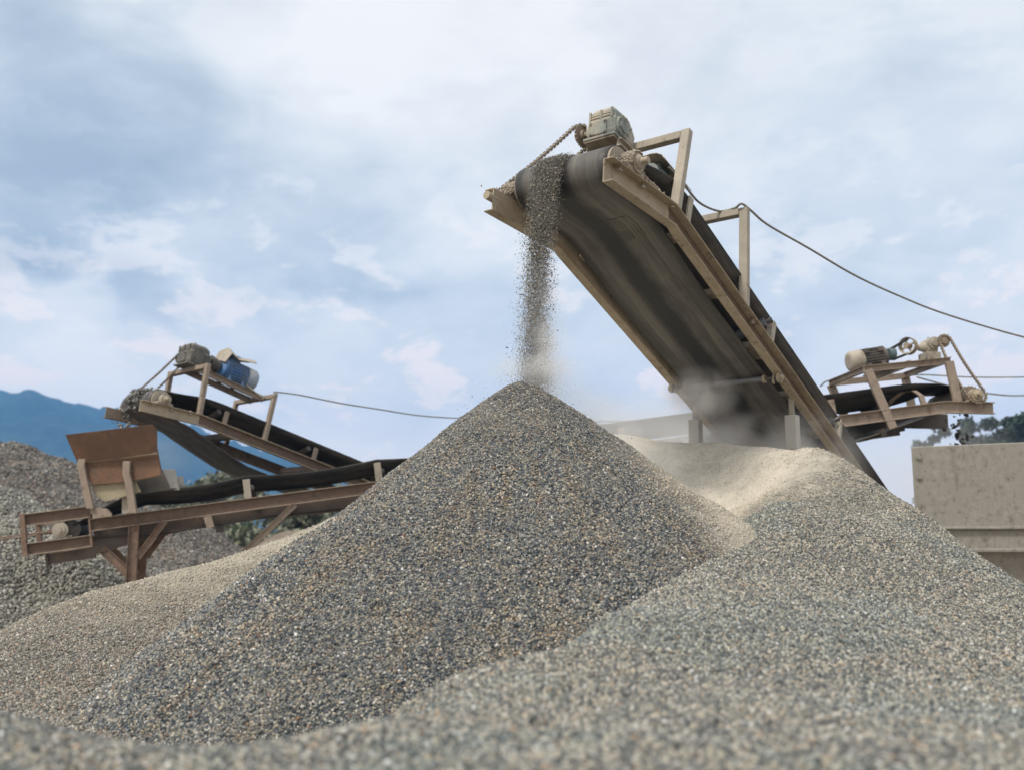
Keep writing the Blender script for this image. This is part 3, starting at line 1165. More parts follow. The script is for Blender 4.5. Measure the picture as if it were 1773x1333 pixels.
def chain_loop(c0, r0, c1, r1, ax_u, ax_w, slack=.02, pitch=.022):
    """closed loop path round two sprockets in the plane of ax_u, ax_w"""
    c0, c1 = np.array(c0), np.array(c1)
    d = c1 - c0
    L = np.linalg.norm(d)
    e = d / L
    nrm = ax_w - e * (ax_w @ e)
    nrm /= np.linalg.norm(nrm)
    pts = []
    for i in range(26):
        t = i / 25
        pts.append(c0 + nrm * r0 * (1 - t) + nrm * r1 * t + d * t - nrm * slack * math.sin(math.pi * t))
    for i in range(1, 12):
        a = math.pi / 2 - math.pi * i / 12
        pts.append(c1 + nrm * r1 * math.sin(a) + e * r1 * math.cos(a))
    for i in range(26):
        t = i / 25
        pts.append(c1 - nrm * r1 * (1 - t) - nrm * r0 * t - d * t - nrm * slack * 1.6 * math.sin(math.pi * t))
    for i in range(1, 12):
        a = -math.pi / 2 - math.pi * i / 12
        pts.append(c0 + nrm * r0 * math.sin(a) + e * r0 * math.cos(a))
    pts.append(pts[0])
    # resample
    out, acc = [pts[0]], 0.0
    for a, b_ in zip(pts[:-1], pts[1:]):
        seg = np.linalg.norm(b_ - a)
        while acc + seg >= pitch:
            t = (pitch - acc) / seg
            a = a + (b_ - a) * t
            seg = np.linalg.norm(b_ - a)
            out.append(a)
            acc = 0
        acc += seg
    return out


def chain_part(root, c0, r0, c1, r1, ax_u, ax_w, side, width=.030, slack=.03, thick=.017, mat=None, name='drive_chain'):
    pts = chain_loop(c0, r0, c1, r1, ax_u, ax_w, slack)
    mb = MB()
    for i in range(len(pts) - 1):
        a, b_ = pts[i], pts[i + 1]
        mid = (a + b_) / 2
        a2, b2 = mid + (a - mid) * 1.15, mid + (b_ - mid) * 1.15
        if i % 2:
            for s_ in (-1, 1):
                mb.bar(a2 + side * s_ * width * .5, b2 + side * s_ * width * .5, .006, thick * 1.2, side)
        else:
            mb.bar(a2, b2, width * .72, thick * .8, side)
    return mb.build(name, mat or M['chain'], root)


def sprocket_part(root, c, side, ax, r, teeth=18, th=.016, hub=.045, name='sprocket', mat=None):
    c, side, ax = np.array(c), np.array(side), np.array(ax)
    up = np.cross(side, ax)
    up /= np.linalg.norm(up)
    poly = []
    for i in range(teeth * 2):
        rr_ = r * (1.07 if i % 2 == 0 else .90)
        a = math.pi * i / teeth
        poly.append(c - side * th / 2 + ax * rr_ * math.cos(a) + up * rr_ * math.sin(a))
    mb = MB()
    mb.prism(poly, side * th)
    mb.tube([c - side * .045, c + side * .035], hub, 16)
    return mb.build(name, mat or M['chain'], root)


def motor_part(P_, root, a, b, r, mat, capmat, bmat=None, fins=22, box_up=None, name='motor', cap=.28):
    """finned electric motor from a (drive end) to b (fan end)"""
    a, b = np.array(a, float), np.array(b, float)
    d = b - a
    L = np.linalg.norm(d)
    e = d / L
    up = np.array(box_up if box_up is not None else (0, 0, 1), float)
    up = up - e * (up @ e)
    up /= np.linalg.norm(up)
    sd = np.cross(e, up)
    mb = MB()
    mb.tube([a, a + e * L * .03, a + e * L * .04, a + e * L * .10, a + e * L * (1 - cap)], [r * .55, r * .98, r * 1.02, r * .93, r * .93], 28)
    for i in range(fins):
        an = 2 * math.pi * i / fins
        rad = up * math.cos(an) + sd * math.sin(an)
        s0, s1 = a + e * L * .11, a + e * L * (1 - cap - .01)
        mb.bar(s0 + rad * r * .98, s1 + rad * r * .98, r * .17, .007, rad)
    # feet
    for t0 in (.18, .56):
        for s_ in (-1, 1):
            p = a + e * L * (t0 + .04) + sd * s_ * r * .72 - up * r * 1.06
            mb.bar(p - e * .035, p + e * .035, r * .45, .03, sd)
            mb.bar(p + up * .0, p + up * r * .5, .05, .03, e)
    # drive shaft
    mb.tube([a - e * .07, a], r * .2, 12)
    o = mb.build(name, mat, root, bevel=.002)
    cb = MB()
    f0 = a + e * L * (1 - cap)
    cb.tube([f0, f0 + e * L * cap * .12, f0 + e * L * cap * .80, f0 + e * L * cap * .95, f0 + e * L * cap], [r * 1.0, r * 1.06, r * 1.04, r * .90, r * .66], 28)
    cb.build('fan_cover', capmat, o)
    jb = MB()
    m0 = a + e * L * .32 + up * r * .98
    jb.bar(m0 - up * .01, m0 + up * r * .55, L * .26, r * .9, e)
    jb.build('terminal_box', bmat or mat, o, bevel=.008)
    return o


def gearbox_part(P, root, u0, u1, v0, v1, w0, w1, mat, name='gearbox'):
    """cast worm gearbox: tapered housing, ribs, side covers with bolts"""
    mb = MB()
    # foot plate
    mb.box(P, u0 - .02, u1 + .02, v0 - .02, v1 + .02, w0, w0 + .025)
    H = w1 - w0
    vm, um = (v0 + v1) / 2, (u0 + u1) / 2
    dv, du = (v1 - v0) / 2, (u1 - u0) / 2

    def ring(s, w_):
        sx, sy, ch = s * du, s * dv, .22
        return [P(um + x * sx, vm + y * sy, w_) for x, y in ((-1, -1 + ch), (-1 + ch, -1), (1 - ch, -1), (1, -1 + ch), (1, 1 - ch), (1 - ch, 1), (-1 + ch, 1), (-1, 1 - ch))]
    mb.sweep([ring(.92, w0 + .02), ring(1.0, w0 + .06), ring(1.0, w0 + H * .62), ring(.93, w0 + H * .66), ring(.88, w0 + H * .88), ring(.72, w1)])
    # ribs on the front face
    for k_ in range(3):
        ww = w0 + H * (.66 + .10 * k_)
        mb.box(P, u0 - .004 + .010 * k_, u0 + .03, vm - dv * (.8 - .06 * k_), vm + dv * (.8 - .06 * k_), ww, ww + .014)
    for vv_ in (-.78, .0, .78):
        mb.box(P, u0 - .004, u0 + .02, vm + vv_ * dv - .010, vm + vv_ * dv + .010, w0 + H * .60, w0 + H * .93)
    # square bolted cover low on the front face
    mb.box(P, u0 - .018, u0 + .01, vm - dv * .72, vm + dv * .50, w0 + H * .12, w0 + H * .55)
    # round covers on the side faces
    for s_, vv_ in ((-1, v0), (1, v1)):
        mb.tube([P(um, vv_ - s_ * .01, w0 + H * .42), P(um, vv_ + s_ * .022, w0 + H * .42)], min(du, H * .4) * .82, 22)
        mb.tube([P(um, vv_ + s_ * .02, w0 + H * .42), P(um, vv_ + s_ * .034, w0 + H * .42)], min(du, H * .4) * .5, 18)
    # rear input flange
    mb.tube([P(u1 - .01, vm, w0 + H * .42), P(u1 + .03, vm, w0 + H * .42)], H * .26, 20)
    # lifting lug / breather
    mb.tube([P(um, vm + dv * .3, w1 - .005), P(um, vm + dv * .3, w1 + .03)], .014, 8)
    o = mb.build(name, mat, root, bevel=.005)
    for s_, vv_ in ((-1, v0), (1, v1)):
        for i in range(6):
            bl = MB()
            a = math.pi / 3 * i + .3
            rr_ = min(du, H * .4) * .68
            p = (um + rr_ * math.cos(a), w0 + H * .42 + rr_ * math.sin(a))
            bl.tube([P(p[0], vv_ + s_ * .018, p[1]), P(p[0], vv_ + s_ * .036, p[1])], .010, 6, smooth=False)
            bl.build('cover_bolt', mat, o)
    for a, b_ in ((-.62, .16), (.40, .16), (-.62, .50), (.40, .50)):
        bl = MB()
        bl.tube([P(u0 - .015, vm + a * dv, w0 + H * b_), P(u0 - .034, vm + a * dv, w0 + H * b_)], .012, 6, smooth=False)
        bl.build('cover_bolt', mat, o)
    return o


def channel_beam(mb, a, b, H, B, side, t=.008, opening=1):
    """C section from a to b; web centred on the line, depth H along 'updir'; side = direction flanges point"""
    a, b, side = (np.array(q, float) for q in (a, b, side))
    d = b - a
    d /= np.linalg.norm(d)
    side = side - d * (side @ d)
    side /= np.linalg.norm(side)
    up = np.cross(d, side)
    prof = [(0, -H / 2), (B, -H / 2), (B, -H / 2 + t), (t, -H / 2 + t), (t, H / 2 - t), (B, H / 2 - t), (B, H / 2), (0, H / 2)]
    mb.sweep([[p + side * x + up * y for x, y in prof] for p in (a, b)])


def square_tube(mb, a, b, w1, w2, side):
    mb.bar(a, b, w1, w2, side)


# ---- the big conveyor ------------------------------------------------
P = frame(.258, 7.166, 4.996, 37.016, 5.429, 23.953, .967)
UEND = 12.3
base = P(6, 0, 0)
main = empty('belt_conveyor', (base[0], base[1], 0), 'big dusty belt conveyor dropping gravel onto the central pile', 'conveyor')
HR, BR = .187, .088
us = [0, .967, 1.087] + list(np.linspace(1.6, UEND, 8))
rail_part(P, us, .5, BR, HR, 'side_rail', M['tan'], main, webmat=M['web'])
rail_part(P, us, -.5, BR, HR, 'side_rail', M['tan'], main)
PU, PW, PR = .33, .085, .155
belt_part(P, main, PU, PW, PR + .008, UEND - .4, .43, M['rubber_dusty'], M['rubber'], top_v=.53, top_w=.27, floor_w=.04, ret_w=-.175, ret_hw=.42)
mb = MB()
cyl(mb, P, PU, PW, -.44, .44, PR, 36)
pu = mb.build('head_pulley', M['cement'], main)
mb = MB()
mb.tube([P(PU, -.64, PW), P(PU, .6, PW)], .03, 14)
mb.build('pulley_shaft', M['tan'], pu)
bearing_part(P, main, PU, PW, .545, 1, M['cement'], .082)
bearing_part(P, main, PU, PW, -.545, -1, M['cement'], .082)
# caked dust sitting round the bearings
for s_ in (-1, 1):
    rng = np.random.default_rng(5 + s_)
    nn_ = 1500
    du_ = np.abs(rng.normal(0, .16, nn_)) * np.where(rng.random(nn_) < .3, -.6, 1)
    hh_ = np.clip(.075 * np.exp(-(du_ / .12) ** 2) + .02, 0, .1)
    pp_ = np.array([P(PU + a_, s_ * (.505 + rng.random() * .075), .004 + rng.random() * h_) for a_, h_ in zip(du_, hh_)])
    na_ = 900
    aa_ = rng.uniform(-.3, 3.6, na_)
    p2_ = np.array([P(PU + (.082 + .006 * rng.random()) * math.cos(a_), s_ * rng.uniform(.50, .605), PW + (.080 + .010 * rng.random()) * math.sin(a_)) for a_ in aa_])
    pp_ = np.concatenate([pp_, p2_])
    nn_ += na_
    o_ = stones_mesh('caked_dust', pp_, rng.uniform(.006, .016, nn_), rng, M['cement'], main, tuple(root_loc(main)))
for u in (.16, .50, .96):
    bolt(P, main, u, .545, .0, -.045 if u < .9 else -.03)
bolt(P, main, 2.60, .545, .0, -.05)
# cross members inside the frame
for u in (1.25, 2.05, 2.9, 3.05, 3.8, 4.6, 5.4, 6.4, 7.4):
    mb = MB()
    mb.box(P, u, u + .07, -.488, .488, -.09, -.025)
    mb.build('cross_member', M['tan'], main)
# take-up screw rod poking out of the far rail's nose
mb = MB()
mb.tube([P(-.05, -.53, -.075), P(.12, -.53, -.075)], .033, 14)
mb.build('nose_rod', M['tan'], main)


def portal(P, root, bn, tn, hv, w_post, mat, far=True, over=.0):
    """bn, tn: (u, w) of post foot and head; posts at +-hv with a cross beam"""
    for s_ in ((1, -1) if far else (1,)):
        mb = MB()
        a, b_ = P(bn[0], s_ * hv, bn[1]), P(tn[0], s_ * hv, tn[1])
        mb.bar(a, b_, w_post, w_post * .85, P.c)
        mb.build('frame_post', mat, root, bevel=.004)
    mb = MB()
    wb = w_post * .5
    mb.bar(P(tn[0], -hv + w_post * .5, tn[1] - wb), P(tn[0], hv - w_post * .5, tn[1] - wb), w_post, w_post * .85, P.d1)
    mb.build('cross_beam', mat, root, bevel=.004)


portal(P, main, (1.02, 0), (1.04, .775), .545, .078, M['post'])
portal(P, main, (2.40, 0), (2.10, .88), .545, .078, M['post'])
# short stub post behind the first portal
mb = MB()
mb.bar(P(1.22, .55, 0), P(1.20, .55, .26), .07, .02, P.d2)
mb.build('idler_bracket', M['post'], main, bevel=.003)
# drive platform beams
for v in (-.20, .10):
    mb = MB()
    channel_beam(mb, P(.82, v, .59), P(2.12, v, .80), .07, .04, P.c)
    mb.build('platform_beam', M['post'], main)
mb = MB()
mb.box(P, .77, 1.08, -.20, .10, .627, .639)
mb.build('platform_plate', M['tan'], main, bevel=.003)
gb = gearbox_part(P, main, .78, 1.03, -.18, .09, .640, .925, M['gear'])
c_hi = P(.905, -.31, .785)
c_lo = P(PU, -.62, PW)
mb = MB()
mb.tube([P(.905, -.34, .785), P(.905, -.17, .785)], .024, 12)
mb.build('output_shaft', M['chain'], gb)
sprocket_part(main, c_hi, P.c, P.d1, .10, 20)
sprocket_part(main, c_lo, P.c, P.d1, .075)
sd_ = c_hi - c_lo
chain_part(main, c_lo, .075, c_hi, .10, P.d1, P.n1, P.c, slack=.012, thick=.022, width=.036)
mot = motor_part(P, main, P(1.27, -.02, .74), P(1.90, .02, .83), .125, M['teal'], M['bluepale'], M['teal'], box_up=P.n1)
mb = MB()
mb.tube([P(1.05, -.02, .75), P(1.11, -.02, .75)], .06, 16)
mb.tube([P(1.12, -.02, .745), P(1.25, -.02, .74)], .075, 16)
mb.build('coupling', M['iron'], main)
# rain cover sheet over the motor
mb = MB()
secs = []
for i in range(7):
    a = math.radians(-70 + 140 * i / 6)
    secs.append([P(u, .0 + .17 * math.sin(a), .80 + .15 * math.cos(a) + (u - 1.2) * .12) for u in (1.25, 1.50, 1.78)])
mb.sweep(secs, closed=False)
mb.build('motor_cover', M['post'], main, recalc=False, solidify=.006)
mb = MB()
mb.sweep([[P(u_, v_, w_ - .006) for v_, w_ in ((.07, q_), (.25, q_), (.25, q_ + .006), (.07, q_ + .006))] for u_, q_ in ((.76, -.1084), (.90, -.1168), (1.12, -.1302))])
mb.uv = [(u_, v_ * 3) for u_ in (.76, .90, 1.12) for v_ in (.07, .25, .25, .07)]
mb.build('belt_splice', M['patch'], main)
# return roller below the belt
RU = 3.265
mb = MB()
cyl(mb, P, RU, -.215, -.40, .40, .028, 18)
rl = mb.build('return_roller', M['roller'], main)
mb = MB()
cyl(mb, P, RU, -.215, -.56, .56, .016, 10)
mb.build('roller_shaft', M['iron'], rl)
for s_ in (-1, 1):
    mb = MB()
    mb.tube([P(RU, s_ * .545, -.215), P(RU, s_ * .575, -.215)], .048, 16)
    mb.tube([P(RU, s_ * .565, -.215), P(RU, s_ * .595, -.215)], .026, 12)
    mb.box(P, RU - .02, RU + .02, s_ * .50, s_ * .515, -.27, -.15)
    mb.tube([P(RU, s_ * .40, -.215), P(RU, s_ * .425, -.215)], .04, 12)
    mb.build('roller_mount', M['tan'], rl)
# second return roller further down
for ru in (6.2,):
    mb = MB()
    cyl(mb, P, ru, -.215, -.42, .42, .04, 16)
    mb.build('return_roller', M['iron'], main)
# trough idlers: bracket and roller at each station
for u in (2.98, 4.85, 6.7, 8.6):
    for s_ in (-1, 1):
        mb = MB()
        mb.box(P, u - .006, u + .006, s_ * .505, s_ * .575, 0.0, .20)
        mb.box(P, u - .03, u + .03, s_ * .570, s_ * .580, 0.0, .21)
        ib = mb.build('idler_bracket', M['post'], main)
        mb = MB()
        mb.tube([P(u - .09, s_ * .20, .02), P(u - .09, s_ * .52, .17)], .045, 14)
        mb.tube([P(u - .09, s_ * .52, .17), P(u - .09, s_ * .58, .20)], .014, 8)
        mb.build('idler_roller', M['roller'], ib)
# legs
for s_, u in ((1, 3.72), (-1, 3.66)):
    top = P(u, s_ * .5, -.187)
    mb = MB()
    mb.bar(top + np.array([0, 0, .03]), top + np.array([0, 0, -.20]), .045, .03, P.c)
    o_ = mb.build('leg_bracket', M['post'], main)
    mb = MB()
    mb.bar(top + np.array([0, 0, -.15]), np.array([top[0], top[1], -.05]), .115, .10, P.c)
    mb.build('leg', M['white'], main, bevel=.005)
for s_ in (1, -1):
    top = P(8.6, s_ * .5, -.187)
    mb = MB()
    mb.bar(top, np.array([top[0], top[1], -.05]), .11, .10, P.c)
    mb.build('leg', M['white'], main, bevel=.005)

# ---- conveyor at the left (drops rock into the rusty chute) -----------
PB = frame(-5.56, 14.15, 4.195, 43.009, 7.739, 15.088, .92)
base = PB(4, 0, 0)
B = empty('belt_conveyor', (base[0], base[1], 0), 'belt conveyor with bright blue motor feeding the rusty chute', 'conveyor')
HB = .162
hb = .515
us = [0, .92, 1.04] + list(np.linspace(1.6, 9.5, 6))
rail_part(PB, us, hb, .07, HB, 'side_rail', M['tan'], B, webmat=M['rustweb_shade'])
rail_part(PB, us, -hb, .07, HB, 'side_rail', M['rustpost'], B)
belt_part(PB, B, .33, .08, .15, 9.0, .45, M['rubber_grey'], M['rubber'], top_v=.55, top_w=.27, floor_w=.04, ret_w=-.36, ret_hw=.43, sag=.10, sag_at=2.2)
mb = MB()
cyl(mb, PB, .33, .08, -.46, .46, .142, 32)
pu = mb.build('head_pulley', M['post'], B)
mb = MB()
mb.tube([PB(.33, -.66, .08), PB(.33, .6, .08)], .03, 12)
mb.build('pulley_shaft', M['tan'], pu)
bearing_part(PB, B, .33, .08, hb + .04, 1, M['cement'], .075)
bearing_part(PB, B, .33, .08, -hb - .04, -1, M['cement'], .075)
for u in (.18, .46, .75):
    bolt(PB, B, u, hb + .04, .0, -.04)
portal(PB, B, (.90, 0), (.90, .76), hb + .03, .078, M['rustpost'])
portal(PB, B, (2.05, 0), (2.02, .74), hb + .03, .075, M['rustpost'])
for v in (-.12, .22):
    mb = MB()
    channel_beam(mb, PB(.86, v, .73), PB(2.02, v, .69), .09, .045, PB.c)
    mb.build('platform_beam', M['rustpost'], B)
gb = gearbox_part(PB, B, .74, 1.02, -.14, .24, .765, 1.10, M['darkgear'])
mb = MB()
for i in range(3):
    mb.tube([PB(1.06 + i * .055, .05, .93), PB(1.10 + i * .055, .05, .93)], .13 - .012 * i, 20)
mb.build('pulley_wheel', M['iron'], B)
motor_part(PB, B, PB(1.25, .05, .945), PB(1.89, .05, .945), .170, M['blue'], M['bluepale'], M['blue'], box_up=PB.n1, fins=26, cap=.30)
# crumpled rain cover standing over the terminal box
mb = MB()
cv = [[PB(1.22, -.14, 1.00), PB(1.22, .06, 1.04), PB(1.22, .24, .99)], [PB(1.27, -.14, 1.24), PB(1.31, .06, 1.29), PB(1.29, .24, 1.16)],
      [PB(1.42, -.12, 1.16), PB(1.44, .08, 1.19), PB(1.44, .24, 1.11)], [PB(1.60, -.10, 1.20), PB(1.62, .07, 1.23), PB(1.64, .22, 1.16)],
      [PB(1.78, -.09, 1.25), PB(1.79, .06, 1.27), PB(1.78, .18, 1.20)]]
mb.sweep(cv, closed=False)
mb.build('motor_cover', M['cement'], B, recalc=False, solidify=.012)
sprocket_part(B, PB(.88, -.30, .93), PB.c, PB.d1, .075)
mb = MB()
mb.tube([PB(.88, -.32, .93), PB(.88, -.13, .93)], .022, 10)
mb.build('output_shaft', M['chain'], gb)
sprocket_part(B, PB(.33, -.60, .08), PB.c, PB.d1, .085)
chain_part(B, PB(.33, -.58, .08), .085, PB(.88, -.30, .93), .075, PB.d1, -PB.d1, PB.c, slack=.02, thick=.022, width=.04)
for u in (1.32, 3.0, 4.7):
    mb = MB()
    mb.bar(PB(u, hb + .035, 0), PB(u, hb + .035, .19), .07, .03, PB.d2)
    mb.build('idler_bracket', M['rustpost'], B)
    mb = MB()
    mb.tube([PB(u - .14, .18, .02), PB(u - .10, .50, .16)], .045, 12)
    mb.build('idler_roller', M['iron'], B)
for u in (1.5, 3.1, 4.8, 6.4):
    mb = MB()
    mb.box(PB, u, u + .09, -hb + .012, hb - .012, -HB + .012, -.06)
    mb.build('cross_member', M['rustpost'], B)
    mb = MB()
    mb.bar(PB(u + .05, -hb, -HB), PB(u + .05, -hb, -HB - .16), .08, .04, PB.d2)
    mb.build('return_bracket', M['iron'], B)
for s_ in (1, -1):
    top = PB(7.2, s_ * hb, -HB)
    mb = MB()
    mb.bar(top, np.array([top[0], top[1], -.05]), .11, .1, PB.c)
    mb.build('leg', M['rustpost'], B)

# ---- rusty conveyor whose tail stands at the left ---------------------
# u runs from the tail towards its head (to the right, upwards)
PA = frame(-6.748, 14.155, 2.436, 78.0, -8.127, -8.127, 0)
base = PA(4, 0, 0)
A = empty('belt_conveyor', (base[0], base[1], 0), 'rusty brown belt conveyor with open tail frame rising behind the central pile', 'conveyor')
HA, BA, ha = .175, .07, .38
KA = .86
UA = 9.6
rail_part(PA, [KA, 3, 6, UA], ha, BA, HA, 'side_rail', M['rustpost'], A, webmat=M['rustweb_shade'], webfrom=0)  # dark web, lighter flanges: recess shade and lit lip put into colour
rail_part(PA, [KA, 3, 6, UA], -ha, BA, HA, 'side_rail', M['rust'], A)


def shifted(P0, dw, scale_h):
    def Q(u, v, w_):
        return P0(u, v, w_ + dw)
    return Q


for s_ in (1, -1):
    rail_part(shifted(PA, .18, 1), [.03, KA], s_ * ha, BA, .165, 'tail_frame_channel', M['rustpost'], A, webmat=M['rustweb_shade'], webfrom=0)
    rail_part(shifted(PA, -.22, 1), [.03, KA], s_ * ha, BA, .165, 'tail_frame_channel', M['rustpost'], A, webmat=M['rustweb_shade'], webfrom=0)
    mb = MB()
    mb.box(PA, -.035, .03, s_ * (ha - .005), s_ * (ha + BA + .004), -.392, .19)
    mb.build('tail_frame_end', M['rust'], A, bevel=.003)
    mb = MB()
    mb.box(PA, KA - .03, KA - .002, s_ * (ha - .003), s_ * (ha + BA - .01), -.392, .004)
    mb.build('tail_frame_end', M['rust'], A, bevel=.003)
mb = MB()
mb.box(PA, -.02, .02, -ha, ha, -.38, -.30)
mb.box(PA, -.02, .02, -ha, ha, .08, .16)
mb.build('cross_member', M['rust'], A)
mb = MB()
cyl(mb, PA, .58, -.10, -.33, .33, .13, 28)
mb.build('tail_pulley', M['iron'], A)
for s_ in (1, -1):
    mb = MB()
    mb.tube([PA(.46, s_ * (ha + .0), -.10), PA(.46, s_ * (ha + .06), -.10)], .105, 24)
    mb.tube([PA(.46, s_ * (ha + .05), -.10), PA(.46, s_ * (ha + .09), -.10)], .07, 20)
    mb.tube([PA(.46, s_ * (ha + .08), -.10), PA(.46, s_ * (ha + .115), -.10)], .035, 16)
    mb.box(PA, .34, .60, s_ * (ha + .005), s_ * (ha + .035), -.205, -.19)
    bo = mb.build('bearing', M['post'], A, bevel=.004)
    mb = MB()
    mb.tube([PA(-.55, s_ * (ha + .03), -.09), PA(.36, s_ * (ha + .03), -.10)], .011, 8)
    mb.tube([PA(.30, s_ * (ha + .03), -.10), PA(.34, s_ * (ha + .03), -.10)], .03, 6, smooth=False)
    mb.build('adjusting_screw', M['rust'], bo)
# dirty plate skirt hanging under the frame
mb = MB()
mb.box(PA, .25, KA, ha - .12, ha - .10, -.54, -.396)
mb.box(PA, .22, .25, ha - .20, ha - .06, -.56, -.39)
low = [(KA, -.47), (1.2, -.42), (1.6, -.36), (2.1, -.31), (2.7, -.285), (3.4, -.31), (4.2, -.345), (5.2, -.34), (6.4, -.30), (UA, -.30)]
mb.sweep([[PA(u_, ha - .10, -.15), PA(u_, ha - .12, -.15), PA(u_, ha - .12, w_), PA(u_, ha - .10, w_)] for u_, w_ in low])
mb.sweep([[PA(u_, ha - .11, w_), PA(u_, ha - .07, w_ - .004), PA(u_, ha - .07, w_ - .02), PA(u_, ha - .11, w_ - .016)] for u_, w_ in low])
mb.build('skirt_plate', M['skirt'], A)

# belt: top edge sagging between brackets, return run below
stations = [1.55, 2.98, 4.86, 6.7, 8.5, 10.4]


def belt_w(u):
    if u < stations[0]:
        return -.02 + .18 * max(0, (u - .6) / (stations[0] - .6))
    for a, b_ in zip(stations[:-1], stations[1:]):
        if u <= b_:
            t = (u - a) / (b_ - a)
            return .16 - .055 * math.sin(math.pi * t)
    return .16


mb = MB()
secs, uvs = [], []
for i in range(121):
    u = .62 + (UA - .5 - .62) * i / 120
    k_ = min(1, max(0, (u - .62) / .8))
    row = []
    for v in np.linspace(-1, 1, 13):
        av = abs(v)
        f = max(0, (av - .38) / .62)
        e_w = belt_w(u) - .04 + .20 * f * k_
        row.append(PA(u, v * .37, e_w - (0 if f else .0)))
        uvs.append((u, v * .37))
    secs.append(row)
mb.sweep(secs, closed=False, smooth=True)
mb.uv = uvs
mb.build('carrying_belt', M['rubber'], A, recalc=False, solidify=.014)
mb = MB()
secs, uvs = [], []
for i in range(81):
    u = .58 + (UA - .5 - .58) * i / 80
    row = []
    wv_ = -.235 - .05 * min(1, (u - .58) / 1.2) - .035 * abs(math.sin((u - .6) * 1.15))
    for v in np.linspace(-1, 1, 7):
        row.append(PA(u, v * .35, wv_))
        uvs.append((u, v * .35))
    secs.append(row)
mb.sweep(secs, closed=False, smooth=True)
mb.uv = uvs
mb.build('belt', M['rubber_grey'], A, recalc=False, solidify=.012)
for u in stations[1:5]:
    for s_ in (1, -1):
        mb = MB()
        mb.bar(PA(u, s_ * (ha + .03), 0), PA(u, s_ * (ha + .03), .27), .10, .035, PA.d1)
        ib = mb.build('idler_bracket', M['post'], A, bevel=.004)
        mb = MB()
        mb.tube([PA(u + .06, s_ * .14, .03), PA(u + .06, s_ * .36, .15)], .04, 12)
        mb.build('idler_roller', M['iron'], ib)
for u in (2.40, 5.9):
    mb = MB()
    mb.bar(PA(u, ha + .035, -HA), PA(u + .03, ha + .035, -HA - .17), .105, .06, PA.d1)
    rb = mb.build('return_bracket', M['rustpost'], A)
    mb = MB()
    mb.bar(PA(u + .12, -ha + .2, -HA - .19), PA(u + .14, ha - .1, -HA - .20), .10, .10, (0, 0, 1))
    mb.build('return_idler', M['iron'], rb)
# legs with braces
for s_ in (1, -1):
    top = PA(1.42, s_ * (ha + .03), -HA + .02)
    mb = MB()
    channel_beam(mb, top, np.array([top[0] + .01, top[1], -.05]), .135, .06, -PA.c * s_ * -1)
    mb.build('leg', M['rust'], A, bevel=.003)
    mb = MB()
    channel_beam(mb, PA(1.83, s_ * (ha + .04), -HA + .01), np.array([top[0] + .07, top[1], top[2] - .46]), .085, .04, PA.c * s_)
    mb.build('leg_brace', M['rust'], A)
    mb = MB()
    channel_beam(mb, PA(.95, s_ * (ha - .10), -HA - .25), np.array([top[0] - .02, top[1] + s_ * .08, top[2] - .72]), .12, .05, PA.c * s_)
    mb.build('leg_brace', M['rust'], A)
for s_ in (1, -1):
    a_ = PA(3.62, s_ * (ha + .04), -HA)
    b_ = at(418, 960, a_[1])
    mb = MB()
    channel_beam(mb, a_, b_ + (b_ - a_) * 1.2, .085, .04, PA.c * s_)
    mb.build('leg_brace', M['rustpost'], A)
for u in (4.9, 8.6):
    for s_ in (1, -1):
        top = PA(u, s_ * ha, -HA)
        mb = MB()
        mb.bar(top, np.array([top[0], top[1], -.05]), .14, .08, PA.d1)
        mb.build('leg', M['rust'], A)
# chute of rusty plates round the tail of the belt
YC = 14.0


def plate(pts, Y, th, name, mat, root, tilt=0.0, ytop=None, lab=None):
    """flat plate with the outline of the thing, standing at depth Y; tilt leans it back"""
    q = []
    ref = max(p[1] for p in pts)
    for x, y in pts:
        q.append(at(x, y, Y + tilt * (ref - y)))
    mb = MB()
    mb.prism(q, (0, th, 0))
    o = mb.build(name, mat, root, bevel=.003)
    if lab:
        o['label'] = lab
    return o


chb = PA(1.2, 0, 0)
CH = empty('feed_chute', (chb[0], chb[1], 2.3), 'rusty steel feed chute of bent plates on the tail of the rusty conveyor', 'chute')
plate([(112.8, 752), (264, 734.5), (272, 745), (272, 774), (266, 781), (264, 784), (154, 799), (137, 808)], 13.72, .012, 'upper_plate', M['plate'], CH, tilt=-.0035)
plate([(150, 800), (272.5, 784.5), (279, 822), (228, 833), (158, 839), (146, 812)], 13.74, .012, 'lower_plate', M['plate'], CH)
for (x0_, y0_, x1_, y1_) in ((152, 799.2, 272, 784.2),):
    mb = MB()
    mb.bar(at(x0_, y0_, 13.71), at(x1_, y1_, 13.71), .02, .02)
    mb.build('seam_strip', M['tan'], CH)
plate([(158, 839), (216, 821.5), (232, 826), (244, 851), (182, 868.5), (160, 850)], 13.80, .015, 'liner_plate', M['tanplate'], CH, lab='tan worn liner plate')
plate([(234, 832), (281, 812), (296, 847), (236, 856)], 13.95, .02, 'rubber_skirt', M['iron'], CH)
plate([(281, 812), (303, 812), (311, 848), (294, 848)], 14.2, .012, 'rear_plate', M['greyplate'], CH)
plate([(294, 826), (317, 823.5), (319.5, 845), (297, 848)], 14.35, .012, 'rear_plate', M['greyplate'], CH)
